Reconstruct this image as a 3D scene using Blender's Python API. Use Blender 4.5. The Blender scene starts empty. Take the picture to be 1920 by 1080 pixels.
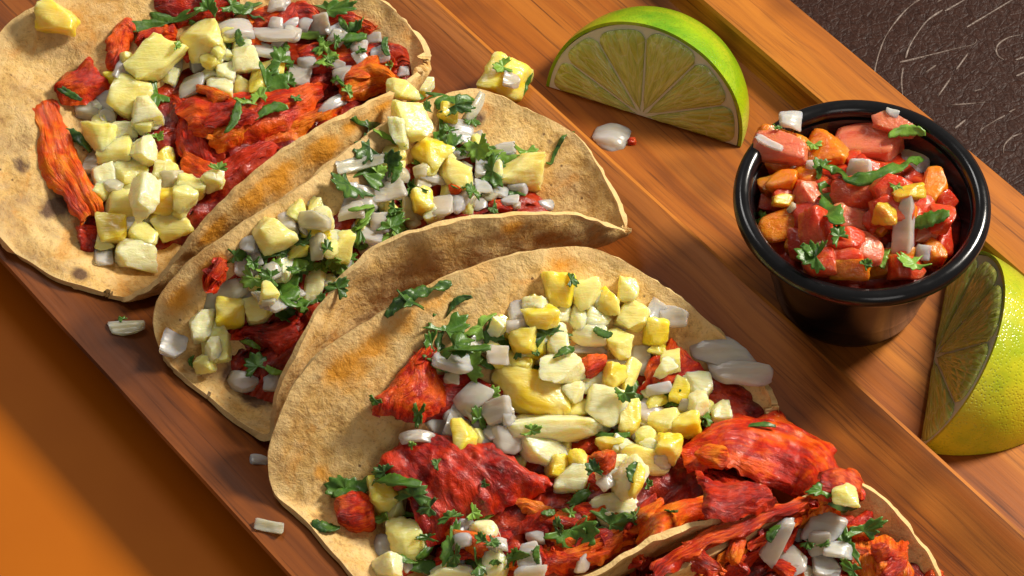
import bpy, math, random
from mathutils import Vector, Matrix, noise
from mathutils.bvhtree import BVHTree

random.seed(7)
scene = bpy.context.scene
col = scene.collection
R = math.radians
CM = 0.01                                   # everything below is written in centimetres

# ---------------------------------------------------------------- camera
F_PX, PITCH, PPC = 5444.0, R(54.0), 63.0     # focal length in px of a 1920 px wide picture
DIST = F_PX / PPC
CAM = Vector((0, -DIST * math.cos(PITCH), 3 + DIST * math.sin(PITCH)))
FWD = Vector((0, math.cos(PITCH), -math.sin(PITCH)))
RIGHT = Vector((1, 0, 0)); UPV = Vector((0, math.sin(PITCH), math.cos(PITCH)))
cd = bpy.data.cameras.new('camera'); cam = bpy.data.objects.new('camera', cd); col.objects.link(cam)
cd.sensor_width = 36.0; cd.lens = 36.0 * F_PX / 1920.0; cd.clip_start = 0.01; cd.clip_end = 50
cam.location = CAM * CM; cam.rotation_euler = (R(90) - PITCH, 0, 0)
scene.camera = cam

# ---------------------------------------------------------------- light
world = bpy.data.worlds.new('World'); scene.world = world; world.use_nodes = True
bg = world.node_tree.nodes['Background']; bg.inputs[0].default_value = (1.0, 0.93, 0.85, 1); bg.inputs[1].default_value = 0.13

def area(name, direction, dist, size, watt, colour, size_y=None):
    l = bpy.data.lights.new(name, 'AREA'); l.energy = watt; l.color = colour
    l.size = size * CM
    if size_y: l.shape = 'RECTANGLE'; l.size_y = size_y * CM
    o = bpy.data.objects.new(name, l); col.objects.link(o)
    d = Vector(direction).normalized()
    o.location = (d * dist + Vector((0, 0, 2))) * CM
    o.rotation_euler = d.to_track_quat('Z', 'Y').to_euler()
    return o
KA, KE = R(27), R(41)
area('key_softbox', (math.cos(KE) * math.cos(KA), math.cos(KE) * math.sin(KA), math.sin(KE)), 100, 20, 13.6, (1.0, 0.92, 0.80))
area('fill_softbox', (-0.32, 0.52, 0.79), 110, 26, 1.7, (1.0, 0.97, 0.93))
area('front_fill_light', (0.35, -0.75, 0.62), 110, 40, 0.9, (1.0, 0.96, 0.90))  # unseen fill light added to brighten the tortilla walls facing the camera
scene.view_settings.view_transform = 'Standard'; scene.view_settings.look = 'None'
scene.view_settings.exposure = 0.13; scene.view_settings.gamma = 1.0; scene.view_settings.use_curve_mapping = False
scene.render.engine = 'CYCLES'

# ---------------------------------------------------------------- geometry helpers
def pray(px, py):
    return (FWD * F_PX + RIGHT * (px - 960) - UPV * (py - 540)).normalized()
def P(px, py, z):                            # the point of height z that is seen at a photo pixel
    d = pray(px, py); return CAM + d * ((z - CAM.z) / d.z)
EW = Vector((math.cos(R(40)), math.sin(R(40)), 0)); EL = Vector((-math.sin(R(40)), math.cos(R(40)), 0))
def fbm(p, o=3): return noise.fractal(p, 1.0, 2.0, o)

WORLD = []                                   # BVH trees of what has been set down, for laying things on things
def hit(px, py):
    d = pray(px, py); best = None
    global SUPPORT
    SUPPORT = 'the tray'
    for t, nm in WORLD:
        r = t.ray_cast(CAM, d)
        if r[0] is not None and (best is None or r[3] < best[2]): best = (r[0], r[1], r[3]); SUPPORT = nm
    if best is None: return P(px, py, 1.3), Vector((0, 0, 1))
    n = best[1]
    return best[0], (n if n.dot(d) < 0 else -n)
NICK = {'corn_tortilla': 'bare tortilla', 'chopped_pork_heap': 'chopped pork', 'tomato_salsa': 'chopped salsa', 'rolled_rim': 'the cup rim', 'bowl': 'the cup wall', 'pineapple_chunk': 'pineapple', 'onion_dice': 'onion',
        'cilantro_leaf': 'cilantro', 'cilantro_shred': 'cilantro', 'pork_chunk': 'a pork crumb', 'tomato_dice': 'tomato', 'taco_channel': 'the tray', 'side_channel': 'the tray', 'raised_rim': 'the tray rim'}
SUPPORT = 'the tray'
def register(verts, faces, name='', mat=None):
    nm = NICK.get(name, 'the tray')
    if name == 'pork_slice': nm = {'adobo_pork_red': 'a red pork slice', 'adobo_pork_dark_glazed': 'a dark pork slice', 'adobo_pork_orange': 'an orange pork slice'}[mat.name]
    WORLD.append((BVHTree.FromPolygons([tuple(v) for v in verts], faces), nm))

def mesh_data(name, verts, faces, mat, smooth=True, sharp=40):
    me = bpy.data.meshes.new(name)
    me.from_pydata([tuple(Vector(v) * CM) for v in verts], [], faces); me.validate()
    if smooth:
        me.shade_smooth()
        if sharp: me.set_sharp_from_angle(angle=R(sharp))
    me.materials.append(mat); me.update()
    return me
def obj(name, verts, faces, mat, parent=None, smooth=True, sharp=40, base=None, reg=True, ploc=None):
    vs = [Vector(v) for v in verts]
    if reg: register(vs, faces, name, mat)
    if base is None:
        base = sum(vs, Vector()) / len(vs); base.z = min(v.z for v in vs)
    me = mesh_data(name, [v - base for v in vs], faces, mat, smooth, sharp)
    o = bpy.data.objects.new(name, me); col.objects.link(o)
    if parent is not None:
        o.parent = parent; o.location = base * CM - parent.location
    else: o.location = base * CM
    return o
def empty(name, base):
    o = bpy.data.objects.new(name, None); col.objects.link(o); o.location = Vector(base) * CM; o.empty_display_size = 0.01
    return o
def tag(o, label, cat=None, group=None, kind=None):
    if label: o['label'] = label
    if cat: o['category'] = cat
    if group: o['group'] = group
    if kind: o['kind'] = kind
    return o

def catmull(pts, n):
    pts = [Vector(p) for p in pts]
    d = [0]
    for a, b in zip(pts, pts[1:]): d.append(d[-1] + (b - a).length)
    out = []
    for i in range(n):
        s = d[-1] * i / (n - 1); k = 0
        while k < len(pts) - 2 and d[k + 1] < s: k += 1
        t = (s - d[k]) / max(1e-6, d[k + 1] - d[k])
        p1, p2 = pts[k], pts[k + 1]
        p0 = pts[k - 1] if k else p1 * 2 - p2
        p3 = pts[k + 2] if k + 2 < len(pts) else p2 * 2 - p1
        out.append(0.5 * ((2 * p1) + (p2 - p0) * t + (2 * p0 - 5 * p1 + 4 * p2 - p3) * t * t + (3 * p1 - p0 - 3 * p2 + p3) * t ** 3))
    return out
def grid_normals(g):
    nu, nv = len(g), len(g[0]); N = []
    for i in range(nu):
        row = []
        for j in range(nv):
            a = g[min(i + 1, nu - 1)][j] - g[max(i - 1, 0)][j]
            b = g[i][min(j + 1, nv - 1)] - g[i][max(j - 1, 0)]
            n = a.cross(b)
            row.append(n.normalized() if n.length > 1e-7 else None)
        N.append(row)
    for i in range(nu):
        for j in range(nv):
            if N[i][j] is None:
                ii = min(max(i, 2), nu - 3); jj = min(max(j, 2), nv - 3)
                N[i][j] = N[ii][jj] or Vector((0, 0, 1))
    return N
def shell(g, thick):                         # closed sheet: grid g is the upper face, thick(i, j) its depth
    nu, nv = len(g), len(g[0]); N = grid_normals(g)
    top = [p for r in g for p in r]
    bot = [g[i][j] - N[i][j] * thick(i, j) for i in range(nu) for j in range(nv)]
    M = nu * nv; f = []
    for i in range(nu - 1):
        for j in range(nv - 1):
            a, b, c, d = i * nv + j, (i + 1) * nv + j, (i + 1) * nv + j + 1, i * nv + j + 1
            f.append((a, b, c, d)); f.append((M + d, M + c, M + b, M + a))
    ring = [(i, 0) for i in range(nu)] + [(nu - 1, j) for j in range(1, nv)] + [(i, nv - 1) for i in range(nu - 2, -1, -1)] + [(0, j) for j in range(nv - 2, 0, -1)]
    ids = [i * nv + j for i, j in ring]
    for a, b in zip(ids, ids[1:] + ids[:1]): f.append((b, a, M + a, M + b))
    return top + bot, f

# ---------------------------------------------------------------- materials
class Mat:
    def __init__(s, name, rough=0.5, spec=0.5):
        s.m = bpy.data.materials.new(name); s.m.use_nodes = True; s.nt = s.m.node_tree
        s.b = s.nt.nodes['Principled BSDF']; s.b.inputs['Roughness'].default_value = rough; s.b.inputs['Specular IOR Level'].default_value = spec
        s._co = None
    def n(s, t, **k):
        x = s.nt.nodes.new(t)
        for a, v in k.items(): setattr(x, a, v)
        return x
    def l(s, a, b): s.nt.links.new(a, b)
    def put(s, sock, v):
        if hasattr(v, 'is_output'): s.l(v, sock)
        else: sock.default_value = v
    def co(s, scale=(100, 100, 100), rot=(0, 0, 0), generated=False, jitter=True):
        tc = s.n('ShaderNodeTexCoord'); mp = s.n('ShaderNodeMapping'); mp.inputs['Scale'].default_value = scale; mp.inputs['Rotation'].default_value = rot
        s.l(tc.outputs['Generated' if generated else 'Object'], mp.inputs[0])
        if not jitter: return mp.outputs[0]
        oi = s.n('ShaderNodeObjectInfo'); va = s.n('ShaderNodeVectorMath', operation='MULTIPLY_ADD')
        s.l(oi.outputs['Random'], va.inputs[0]); va.inputs[1].default_value = (37, 53, 71); s.l(mp.outputs[0], va.inputs[2])
        return va.outputs[0]
    def rnd(s): return s.n('ShaderNodeObjectInfo').outputs['Random']
    def noise(s, co, scale, detail=4, rough=0.55, dist=0.0):
        x = s.n('ShaderNodeTexNoise'); s.l(co, x.inputs['Vector']); x.inputs['Scale'].default_value = scale; x.inputs['Detail'].default_value = detail
        x.inputs['Roughness'].default_value = rough; x.inputs['Distortion'].default_value = dist; return x.outputs['Fac']
    def voro(s, co, scale, feature='F1', out='Distance'):
        x = s.n('ShaderNodeTexVoronoi', feature=feature); s.l(co, x.inputs['Vector']); x.inputs['Scale'].default_value = scale; return x.outputs[out]
    def ramp(s, fac, stops, interp='LINEAR'):
        x = s.n('ShaderNodeValToRGB'); x.color_ramp.interpolation = interp; e = x.color_ramp.elements
        while len(e) < len(stops): e.new(0.5)
        for k, (p, c) in zip(e, stops):
            k.position = p; k.color = (c, c, c, 1) if isinstance(c, (int, float)) else (*c, 1)
        s.put(x.inputs[0], fac); return x.outputs[0]
    def mix(s, fac, a, b, mode='MIX'):
        x = s.n('ShaderNodeMix', data_type='RGBA', blend_type=mode); s.put(x.inputs[0], fac)
        for k, v in ((6, a), (7, b)): s.put(x.inputs[k], (*v, 1) if isinstance(v, tuple) and len(v) == 3 else v)
        return x.outputs[2]
    def math(s, op, a, b=0.5):
        x = s.n('ShaderNodeMath', operation=op); s.put(x.inputs[0], a); s.put(x.inputs[1], b); return x.outputs[0]
    def attr(s, name): return s.n('ShaderNodeAttribute', attribute_name=name).outputs['Fac']
    def bump(s, h, strength=0.4, dist=0.05):
        x = s.n('ShaderNodeBump'); x.inputs['Strength'].default_value = strength; x.inputs['Distance'].default_value = dist * CM; s.l(h, x.inputs['Height'])
        s.l(x.outputs[0], s.b.inputs['Normal']); s.l(x.outputs[0], s.b.inputs['Coat Normal'])
    def colour(s, c): s.put(s.b.inputs['Base Color'], (*c, 1) if isinstance(c, tuple) else c)
    def rough(s, v): s.put(s.b.inputs['Roughness'], v)
    def sss(s, w, radius_cm, rgb=(1.0, 0.6, 0.3)):
        s.b.inputs['Subsurface Weight'].default_value = w; s.b.inputs['Subsurface Radius'].default_value = rgb; s.b.inputs['Subsurface Scale'].default_value = radius_cm * CM

def wood_material(name, seed, light, mid, dark):
    w = Mat(name, 0.42, 0.26)
    c = w.co((100, 100, 100), (0, 0, R(-40)), jitter=False)          # x across the tray, y along its length
    sh = w.n('ShaderNodeVectorMath', operation='ADD'); w.l(c, sh.inputs[0]); sh.inputs[1].default_value = (seed * 3.1, seed * 7.7, 0)
    wob = w.noise(sh.outputs[0], 0.11, 2, 0.5)
    st = w.n('ShaderNodeVectorMath', operation='MULTIPLY'); w.l(sh.outputs[0], st.inputs[0]); st.inputs[1].default_value = (1.0, 0.035, 1.0)
    ws = w.n('ShaderNodeVectorMath', operation='ADD'); w.l(st.outputs[0], ws.inputs[0])
    cx = w.n('ShaderNodeCombineXYZ'); w.l(w.math('MULTIPLY', wob, 1.6), cx.inputs[0]); w.l(cx.outputs[0], ws.inputs[1])
    broad = w.noise(ws.outputs[0], 0.7, 4, 0.6, 0.3)
    fine = w.noise(ws.outputs[0], 3.6, 5, 0.7, 0.15)
    st2 = w.n('ShaderNodeVectorMath', operation='MULTIPLY'); w.l(sh.outputs[0], st2.inputs[0]); st2.inputs[1].default_value = (1.0, 0.02, 1.0)
    pore = w.noise(st2.outputs[0], 9, 4, 0.65)
    big = w.noise(ws.outputs[0], 0.22, 3, 0.5, 0.3)
    base = w.ramp(w.math('ADD', w.math('MULTIPLY', broad, 0.5), w.math('MULTIPLY', big, 0.5)), [(0.34, dark), (0.46, mid), (0.60, light)])
    base = w.mix(w.ramp(fine, [(0.33, 0.55), (0.48, 0.12), (0.6, 0.0)]), base, dark)
    base = w.mix(w.ramp(pore, [(0.30, 0.8), (0.44, 0.0)]), base, tuple(x * 0.45 for x in dark))
    kn = w.noise(sh.outputs[0], 0.22, 2, 0.5)
    base = w.mix(w.ramp(kn, [(0.55, 0.0), (0.70, 0.75)]), base, tuple(x * 0.55 for x in dark))
    w.colour(base)
    w.rough(w.ramp(w.math('ADD', w.math('MULTIPLY', pore, 0.5), w.math('MULTIPLY', fine, 0.5)), [(0.3, 0.55), (0.7, 0.38)]))
    w.bump(w.math('ADD', pore, w.math('MULTIPLY', fine, 0.6)), 0.25, 0.03)
    return w.m
WOOD_A = wood_material('acacia_wood_of_wide_channel', 1.0, (0.47, 0.152, 0.020), (0.31, 0.083, 0.010), (0.11, 0.028, 0.005))
WOOD_B = wood_material('acacia_wood_of_side_channel', 4.0, (0.54, 0.185, 0.024), (0.37, 0.104, 0.012), (0.13, 0.034, 0.006))
WOOD_C = wood_material('acacia_wood_of_rim', 7.3, (0.60, 0.215, 0.026), (0.45, 0.140, 0.016), (0.20, 0.055, 0.008))

def table_material():
    t = Mat('orange_lacquered_tabletop', 0.55, 0.15)
    c = t.co(jitter=False)
    n = t.noise(c, 6, 4, 0.7); n2 = t.noise(c, 0.3, 2)
    base = t.mix(n2, (0.50, 0.125, 0.003), (0.60, 0.165, 0.005))
    sp = t.voro(c, 0.85); sp2 = t.noise(c, 0.9, 2)
    speck = t.math('MULTIPLY', t.ramp(sp, [(0.022, 1.0), (0.034, 0.0)]), t.ramp(sp2, [(0.55, 0.0), (0.6, 0.8)]))
    t.colour(t.mix(speck, base, (0.75, 0.55, 0.4)))
    t.bump(n, 0.10, 0.02); return t.m
def leather_material(name, col1, col2, rough):
    t = Mat(name, rough, 0.16)
    c = t.co(jitter=False)
    v = t.voro(c, 2.4, 'DISTANCE_TO_EDGE'); n = t.noise(c, 3.6, 4, 0.55, 1.5); n2 = t.noise(c, 1.2, 3)
    t.colour(t.mix(t.ramp(n, [(0.35, 0.0), (0.7, 1.0)]), col1, col2))
    h = t.math('ADD', t.math('MULTIPLY', t.ramp(v, [(0.0, 0.0), (0.10, 1.0)]), 0.18), t.math('ADD', n, t.math('MULTIPLY', n2, 0.8)))
    t.bump(h, 0.6, 0.09); return t.m

def tortilla_material(name, stain, seed):
    t = Mat(name, 0.62, 0.28)
    c = t.co(jitter=False)
    sh = t.n('ShaderNodeVectorMath', operation='ADD'); t.l(c, sh.inputs[0]); sh.inputs[1].default_value = (seed, seed * 2, 0); c = sh.outputs[0]
    big = t.noise(c, 0.5, 3, 0.6); mid = t.noise(c, 2.2, 4, 0.65, 0.5); grit = t.noise(c, 9, 4, 0.7)
    base = t.ramp(big, [(0.32, (0.66, 0.365, 0.095)), (0.5, (0.79, 0.50, 0.16)), (0.68, (0.87, 0.62, 0.25))])
    base = t.mix(t.ramp(mid, [(0.42, 0.0), (0.66, 0.6)]), base, (0.86, 0.62, 0.30))
    base = t.mix(t.ramp(mid, [(0.28, 0.75), (0.44, 0.0)]), base, (0.40, 0.205, 0.068))
    base = t.mix(t.ramp(grit, [(0.34, 0.5), (0.46, 0.0)]), base, (0.36, 0.175, 0.06))
    toast = t.noise(c, 0.42, 5, 0.7, 0.6)
    base = t.mix(t.ramp(toast, [(0.50, 0.0), (0.68, 0.6)]), base, (0.30, 0.165, 0.085))
    so = t.noise(c, 0.62, 4, 0.6, 1.0)
    base = t.mix(t.ramp(so, [(0.60 - 0.1 * stain, 0.0), (0.70 - 0.08 * stain, 0.85 * min(1, stain + 0.2))]), base, (0.72, 0.26, 0.01))
    sp = t.voro(c, 1.7); spn = t.noise(c, 1.1, 2)
    dots = t.math('MULTIPLY', t.ramp(sp, [(0.05, 1.0), (0.10, 0.0)]), t.ramp(spn, [(0.5, 0.0), (0.56, 0.85)]))
    base = t.mix(dots, base, (0.09, 0.035, 0.014))
    sa = t.math('ADD', t.attr('stain'), t.math('MULTIPLY', t.math('SUBTRACT', so, 0.5), 1.2))
    base = t.mix(t.ramp(sa, [(0.38, 0.0), (0.80, 0.80)]), base, (0.84, 0.34, 0.01))
    ca = t.math('ADD', t.attr('char'), t.math('MULTIPLY', t.math('SUBTRACT', mid, 0.5), 0.9))
    base = t.mix(t.ramp(ca, [(0.40, 0.0), (0.8, 0.9)]), base, (0.10, 0.045, 0.03))
    e = t.attr('edge')
    base = t.mix(t.ramp(t.math('ADD', e, t.math('MULTIPLY', grit, 0.05)), [(0.975, 0.0), (1.02, 0.6)]), base, (0.84, 0.60, 0.27))
    t.colour(base); t.sss(0.12, 0.12, (1.0, 0.55, 0.25))
    lump = t.voro(c, 3.6, 'SMOOTH_F1'); h = t.math('ADD', t.math('MULTIPLY', mid, 1.0), t.math('ADD', t.math('MULTIPLY', grit, 0.5), t.math('MULTIPLY', lump, -0.45))); t.bump(h, 0.6, 0.13); return t.m

def meat_material(name, deep, red, orange, gloss=0.3):
    t = Mat(name, gloss, 0.22)
    c = t.co(); st = t.n('ShaderNodeUVMap'); mp = t.n('ShaderNodeMapping'); mp.inputs['Scale'].default_value = (1.6, 6, 1); t.l(st.outputs[0], mp.inputs[0])
    oi = t.n('ShaderNodeObjectInfo'); va = t.n('ShaderNodeVectorMath', operation='MULTIPLY_ADD'); t.l(oi.outputs['Random'], va.inputs[0]); va.inputs[1].default_value = (7, 13, 0); t.l(mp.outputs[0], va.inputs[2])
    fib = t.noise(va.outputs[0], 1.6, 5, 0.65, 0.6); blot = t.noise(c, 0.9, 4, 0.65, 0.7); grit = t.noise(c, 7, 4, 0.7)
    k = t.math('ADD', t.math('MULTIPLY', blot, 0.6), t.math('MULTIPLY', fib, 0.4))
    base = t.ramp(k, [(0.36, deep), (0.47, red), (0.56, orange), (0.66, tuple(min(1, x * 1.15 + 0.015) for x in orange))])
    base = t.mix(t.ramp(fib, [(0.30, 0.4), (0.44, 0.0)]), base, tuple(x * 0.5 for x in deep))
    base = t.mix(t.ramp(grit, [(0.58, 0.0), (0.72, 0.4)]), base, (0.74, 0.10, 0.003))
    t.colour(base); t.sss(0.08, 0.15, (1.0, 0.2, 0.05))
    wet = t.noise(c, 1.7, 3, 0.6, 0.4); t.rough(t.ramp(grit, [(0.35, gloss + 0.05), (0.65, gloss + 0.35)]))
    t.put(t.b.inputs['Coat Weight'], t.ramp(wet, [(0.40, 0.0), (0.56, 0.9)])); t.b.inputs['Coat Roughness'].default_value = 0.11
    clump = t.voro(c, 2.6, 'SMOOTH_F1'); h = t.math('ADD', t.math('ADD', t.math('MULTIPLY', fib, 1.0), t.math('MULTIPLY', clump, -0.8)), t.math('MULTIPLY', grit, 0.35)); t.bump(h, 0.9, 0.13); return t.m

def pineapple_material():
    t = Mat('pineapple_flesh', 0.34, 0.45)
    c = t.co((55, 330, 330)); c2 = t.co()
    fib = t.noise(c, 1.5, 4, 0.65, 0.5); blot = t.noise(c2, 1.5, 3, 0.6, 0.4)
    oc = t.n('ShaderNodeObjectInfo').outputs['Color']
    base = t.mix(t.ramp(blot, [(0.38, 0.0), (0.68, 0.6)]), oc, (0.96, 0.88, 0.44))
    base = t.mix(t.ramp(fib, [(0.34, 0.32), (0.50, 0.0)]), base, (0.84, 0.58, 0.06))
    t.colour(base); t.sss(0.9, 0.5, (1.0, 0.75, 0.2))
    t.put(t.b.inputs['Coat Weight'], t.ramp(blot, [(0.40, 0.1), (0.6, 0.8)])); t.b.inputs['Coat Roughness'].default_value = 0.1
    t.bump(t.math('ADD', fib, t.math('MULTIPLY', blot, 0.9)), 0.5, 0.09); return t.m
def onion_material():
    t = Mat('raw_white_onion', 0.22, 0.5)
    c = t.co((40, 420, 160)); c2 = t.co()
    ln = t.noise(c, 1.1, 3, 0.5); bl = t.noise(c2, 1.3, 3, 0.6)
    oc = t.n('ShaderNodeObjectInfo').outputs['Color']
    base = t.mix(t.ramp(bl, [(0.38, 0.0), (0.66, 0.7)]), oc, (0.92, 0.84, 0.66))
    base = t.mix(t.ramp(ln, [(0.38, 0.3), (0.52, 0.0)]), base, (0.66, 0.54, 0.36))
    t.colour(base); t.sss(0.9, 0.5, (1.0, 0.82, 0.55)); t.bump(t.math('ADD', ln, t.math('MULTIPLY', bl, 0.8)), 0.45, 0.06)
    t.b.inputs['Transmission Weight'].default_value = 0.38; t.b.inputs['IOR'].default_value = 1.36; return t.m
def leaf_material():
    t = Mat('cilantro_leaf', 0.36, 0.5)
    c = t.co(); n = t.noise(c, 4, 4, 0.6, 0.5); r = t.noise(c, 14, 2)
    oc = t.n('ShaderNodeObjectInfo').outputs['Color']
    t.colour(t.mix(t.ramp(n, [(0.35, 0.0), (0.7, 0.7)]), oc, (0.13, 0.26, 0.03)))
    t.sss(0.15, 0.08, (0.5, 1.0, 0.2)); t.bump(t.math('ADD', n, t.math('MULTIPLY', r, 0.3)), 0.5, 0.05); return t.m
def tomato_material():
    t = Mat('ripe_tomato_flesh', 0.28, 0.45)
    c = t.co(); c2 = t.co((45, 190, 190)); n = t.noise(c, 1.4, 4, 0.65, 0.8); f = t.noise(c2, 1.6, 5, 0.65, 0.6); g = t.noise(c, 8, 3, 0.6)
    oc = t.n('ShaderNodeObjectInfo').outputs['Color']
    base = t.mix(t.ramp(n, [(0.46, 0.0), (0.68, 0.55)]), oc, (0.84, 0.19, 0.03))
    base = t.mix(t.ramp(f, [(0.56, 0.0), (0.72, 0.35)]), base, (0.86, 0.30, 0.08))
    base = t.mix(t.ramp(f, [(0.30, 0.6), (0.46, 0.0)]), base, (0.60, 0.03, 0.004))
    t.colour(base); t.sss(0.7, 0.6, (1.0, 0.28, 0.08)); t.b.inputs['Transmission Weight'].default_value = 0.1
    t.put(t.b.inputs['Coat Weight'], t.ramp(n, [(0.42, 0.1), (0.6, 0.8)])); t.b.inputs['Coat Roughness'].default_value = 0.08
    t.bump(t.math('ADD', t.math('ADD', n, f), t.math('MULTIPLY', g, 0.5)), 0.6, 0.09); return t.m

def plain(name, c, rough, spec=0.5):
    t = Mat(name, rough, spec); t.colour(c); return t
def rind_material(name, greens, tip=None):
    t = Mat(name, 0.33, 0.5); c = t.co(jitter=False); t.b.inputs['Coat Weight'].default_value = 0.7; t.b.inputs['Coat Roughness'].default_value = 0.16
    n = t.noise(c, 0.5, 4, 0.6); p = t.voro(c, 10.5)
    base = t.ramp(n, [(0.30, greens[0]), (0.5, greens[1]), (0.68, greens[2])])
    if tip:                                  # greener towards the stem end of the fruit
        sx = t.n('ShaderNodeSeparateXYZ'); t.l(c, sx.inputs[0])
        base = t.mix(t.ramp(t.math('ADD', t.math('MULTIPLY', sx.outputs[1], 0.16), n), [(0.62, 0.0), (0.95, 1.0)]), base, tip)
    base = t.mix(t.ramp(p, [(0.12, 0.3), (0.3, 0.0)]), base, tuple(x * 0.6 for x in greens[0]))
    t.colour(base); t.sss(0.1, 0.2, (0.8, 1.0, 0.2)); t.bump(t.math('ADD', t.ramp(p, [(0.0, 0.0), (0.45, 1.0)]), t.math('MULTIPLY', t.noise(c, 1.6, 3), 1.5)), 0.38, 0.04); return t.m
def pulp_material(name, a, b):
    t = Mat(name, 0.2, 0.5); t.b.inputs['Coat Weight'].default_value = 0.8; t.b.inputs['Coat Roughness'].default_value = 0.06; u = t.n('ShaderNodeUVMap'); mp = t.n('ShaderNodeMapping'); mp.inputs['Scale'].default_value = (1.1, 11, 1); t.l(u.outputs[0], mp.inputs[0])
    n = t.noise(mp.outputs[0], 1.0, 4, 0.6, 0.7); v = t.voro(mp.outputs[0], 1.3, 'DISTANCE_TO_EDGE')
    base = t.mix(t.ramp(n, [(0.35, 0.0), (0.7, 1.0)]), a, b)
    base = t.mix(t.ramp(v, [(0.0, 0.5), (0.06, 0.0)]), base, (0.78, 0.78, 0.45))
    t.colour(base); t.sss(0.2, 0.15, (0.8, 1.0, 0.25)); t.bump(t.math('ADD', n, v), 0.7, 0.1); return t.m

M_TABLE = table_material()
M_MAT = leather_material('dark_brown_leather', (0.022, 0.008, 0.005), (0.040, 0.0165, 0.011), 0.46)
M_EMB = leather_material('embossed_leather_line', (0.12, 0.085, 0.07), (0.26, 0.21, 0.18), 0.35)  # paler than the sheet: glints along the emblem lines put into the colour
M_PINE = pineapple_material(); M_ONION = onion_material(); M_LEAF = leaf_material(); M_TOM = tomato_material()
M_MEAT = meat_material('adobo_pork_red', (0.22, 0.005, 0.001), (0.56, 0.018, 0.001), (0.80, 0.105, 0.002))
M_MEAT_D = meat_material('adobo_pork_dark_glazed', (0.10, 0.002, 0.001), (0.34, 0.006, 0.002), (0.58, 0.030, 0.002), 0.26)
M_MEAT_O = meat_material('adobo_pork_orange', (0.48, 0.022, 0.001), (0.78, 0.085, 0.001), (0.86, 0.22, 0.006))
M_BED = meat_material('adobo_pork_chopped', (0.07, 0.002, 0.001), (0.22, 0.006, 0.0015), (0.42, 0.030, 0.002), 0.32)
PINE_TONE = {'p': (0.95, 0.89, 0.52), 'y': (0.95, 0.81, 0.24), 's': (0.95, 0.66, 0.03)}
ONION_TONE = {'w': (0.88, 0.85, 0.79), 'r': (0.88, 0.75, 0.65), 't': (0.83, 0.73, 0.46)}
LEAF_TONE = {'g': (0.045, 0.125, 0.012), 'd': (0.022, 0.070, 0.014), 'l': (0.20, 0.36, 0.045)}
TOM_TONE = {'r': (0.72, 0.060, 0.016), 'o': (0.84, 0.24, 0.006), 'p': (0.82, 0.22, 0.115), 'd': (0.50, 0.03, 0.008), 'y': (0.80, 0.52, 0.03)}

def uv_layer(me, uvs):
    ul = me.uv_layers.new(name='UVMap')
    for lp in me.loops: ul.data[lp.index].uv = uvs[lp.vertex_index]
def float_attr(me, name, vals):
    a = me.attributes.new(name, 'FLOAT', 'POINT'); a.data.foreach_set('value', vals)

# ================================================================ the setting: tabletop, leather mat
tv = [(-70, -60, 0), (70, -60, 0), (70, 70, 0), (-70, 70, 0)]
tag(obj('table', tv, [(0, 1, 2, 3)], M_TABLE, smooth=False, base=Vector((0, 0, 0))), 'smooth orange tabletop under the wooden tray', kind='structure')
def wl(w, l, z): return EW * w + EL * l + Vector((0, 0, z))
MAT_Z = 0.3
mg = empty('leather_placemat', wl(10, 0, 0.005))
ms = [(-8.0, 0.01), (-8.0, 0.24), (-7.94, MAT_Z), (44, MAT_Z), (44, 0.01)]
mv = [wl(w, l, z) for l in (-45, 45) for w, z in ms]; k = len(ms)
mf = [(i, i + 1, k + i + 1, k + i) for i in range(k - 1)] + [(0, k, 2 * k - 1, k - 1), tuple(range(k))[::-1], tuple(range(k, 2 * k))]
tag(mg, 'dark brown grained leather placemat with an embossed round emblem beside the tray', 'placemat')
obj('leather_sheet', mv, mf, M_MAT, mg, smooth=False)
def ridge(pts_px, width=0.04, n=None):      # one pressed line of the emblem: a low raised bead on the mat
    pts = catmull([P(x, y, MAT_Z) for x, y in pts_px], n or max(6, 5 * len(pts_px)))
    V, Fc = [], []; m = 5
    for i, p in enumerate(pts):
        t = (pts[min(i + 1, len(pts) - 1)] - pts[max(i - 1, 0)]).normalized(); s = t.cross(Vector((0, 0, 1)))
        w = width * (0.7 + 0.5 * noise.noise(p * 1.7)) * (0.35 if i in (0, len(pts) - 1) else 1)
        for q in range(m):
            a = math.pi * q / (m - 1)
            V.append(p + s * w * math.cos(a) + Vector((0, 0, 0.035 * math.sin(a) - 0.004)))
    for i in range(len(pts) - 1):
        for q in range(m - 1): Fc.append((i * m + q, i * m + q + 1, (i + 1) * m + q + 1, (i + 1) * m + q))
        Fc.append((i * m + m - 1, i * m, (i + 1) * m, (i + 1) * m + m - 1))
    obj('embossed_line', V, Fc, M_EMB, mg, reg=False)
def zc(ox, oy, s): return lambda x, y: (ox + x / s, oy + y / s)
e4 = zc(1440, 0, 4)
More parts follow.
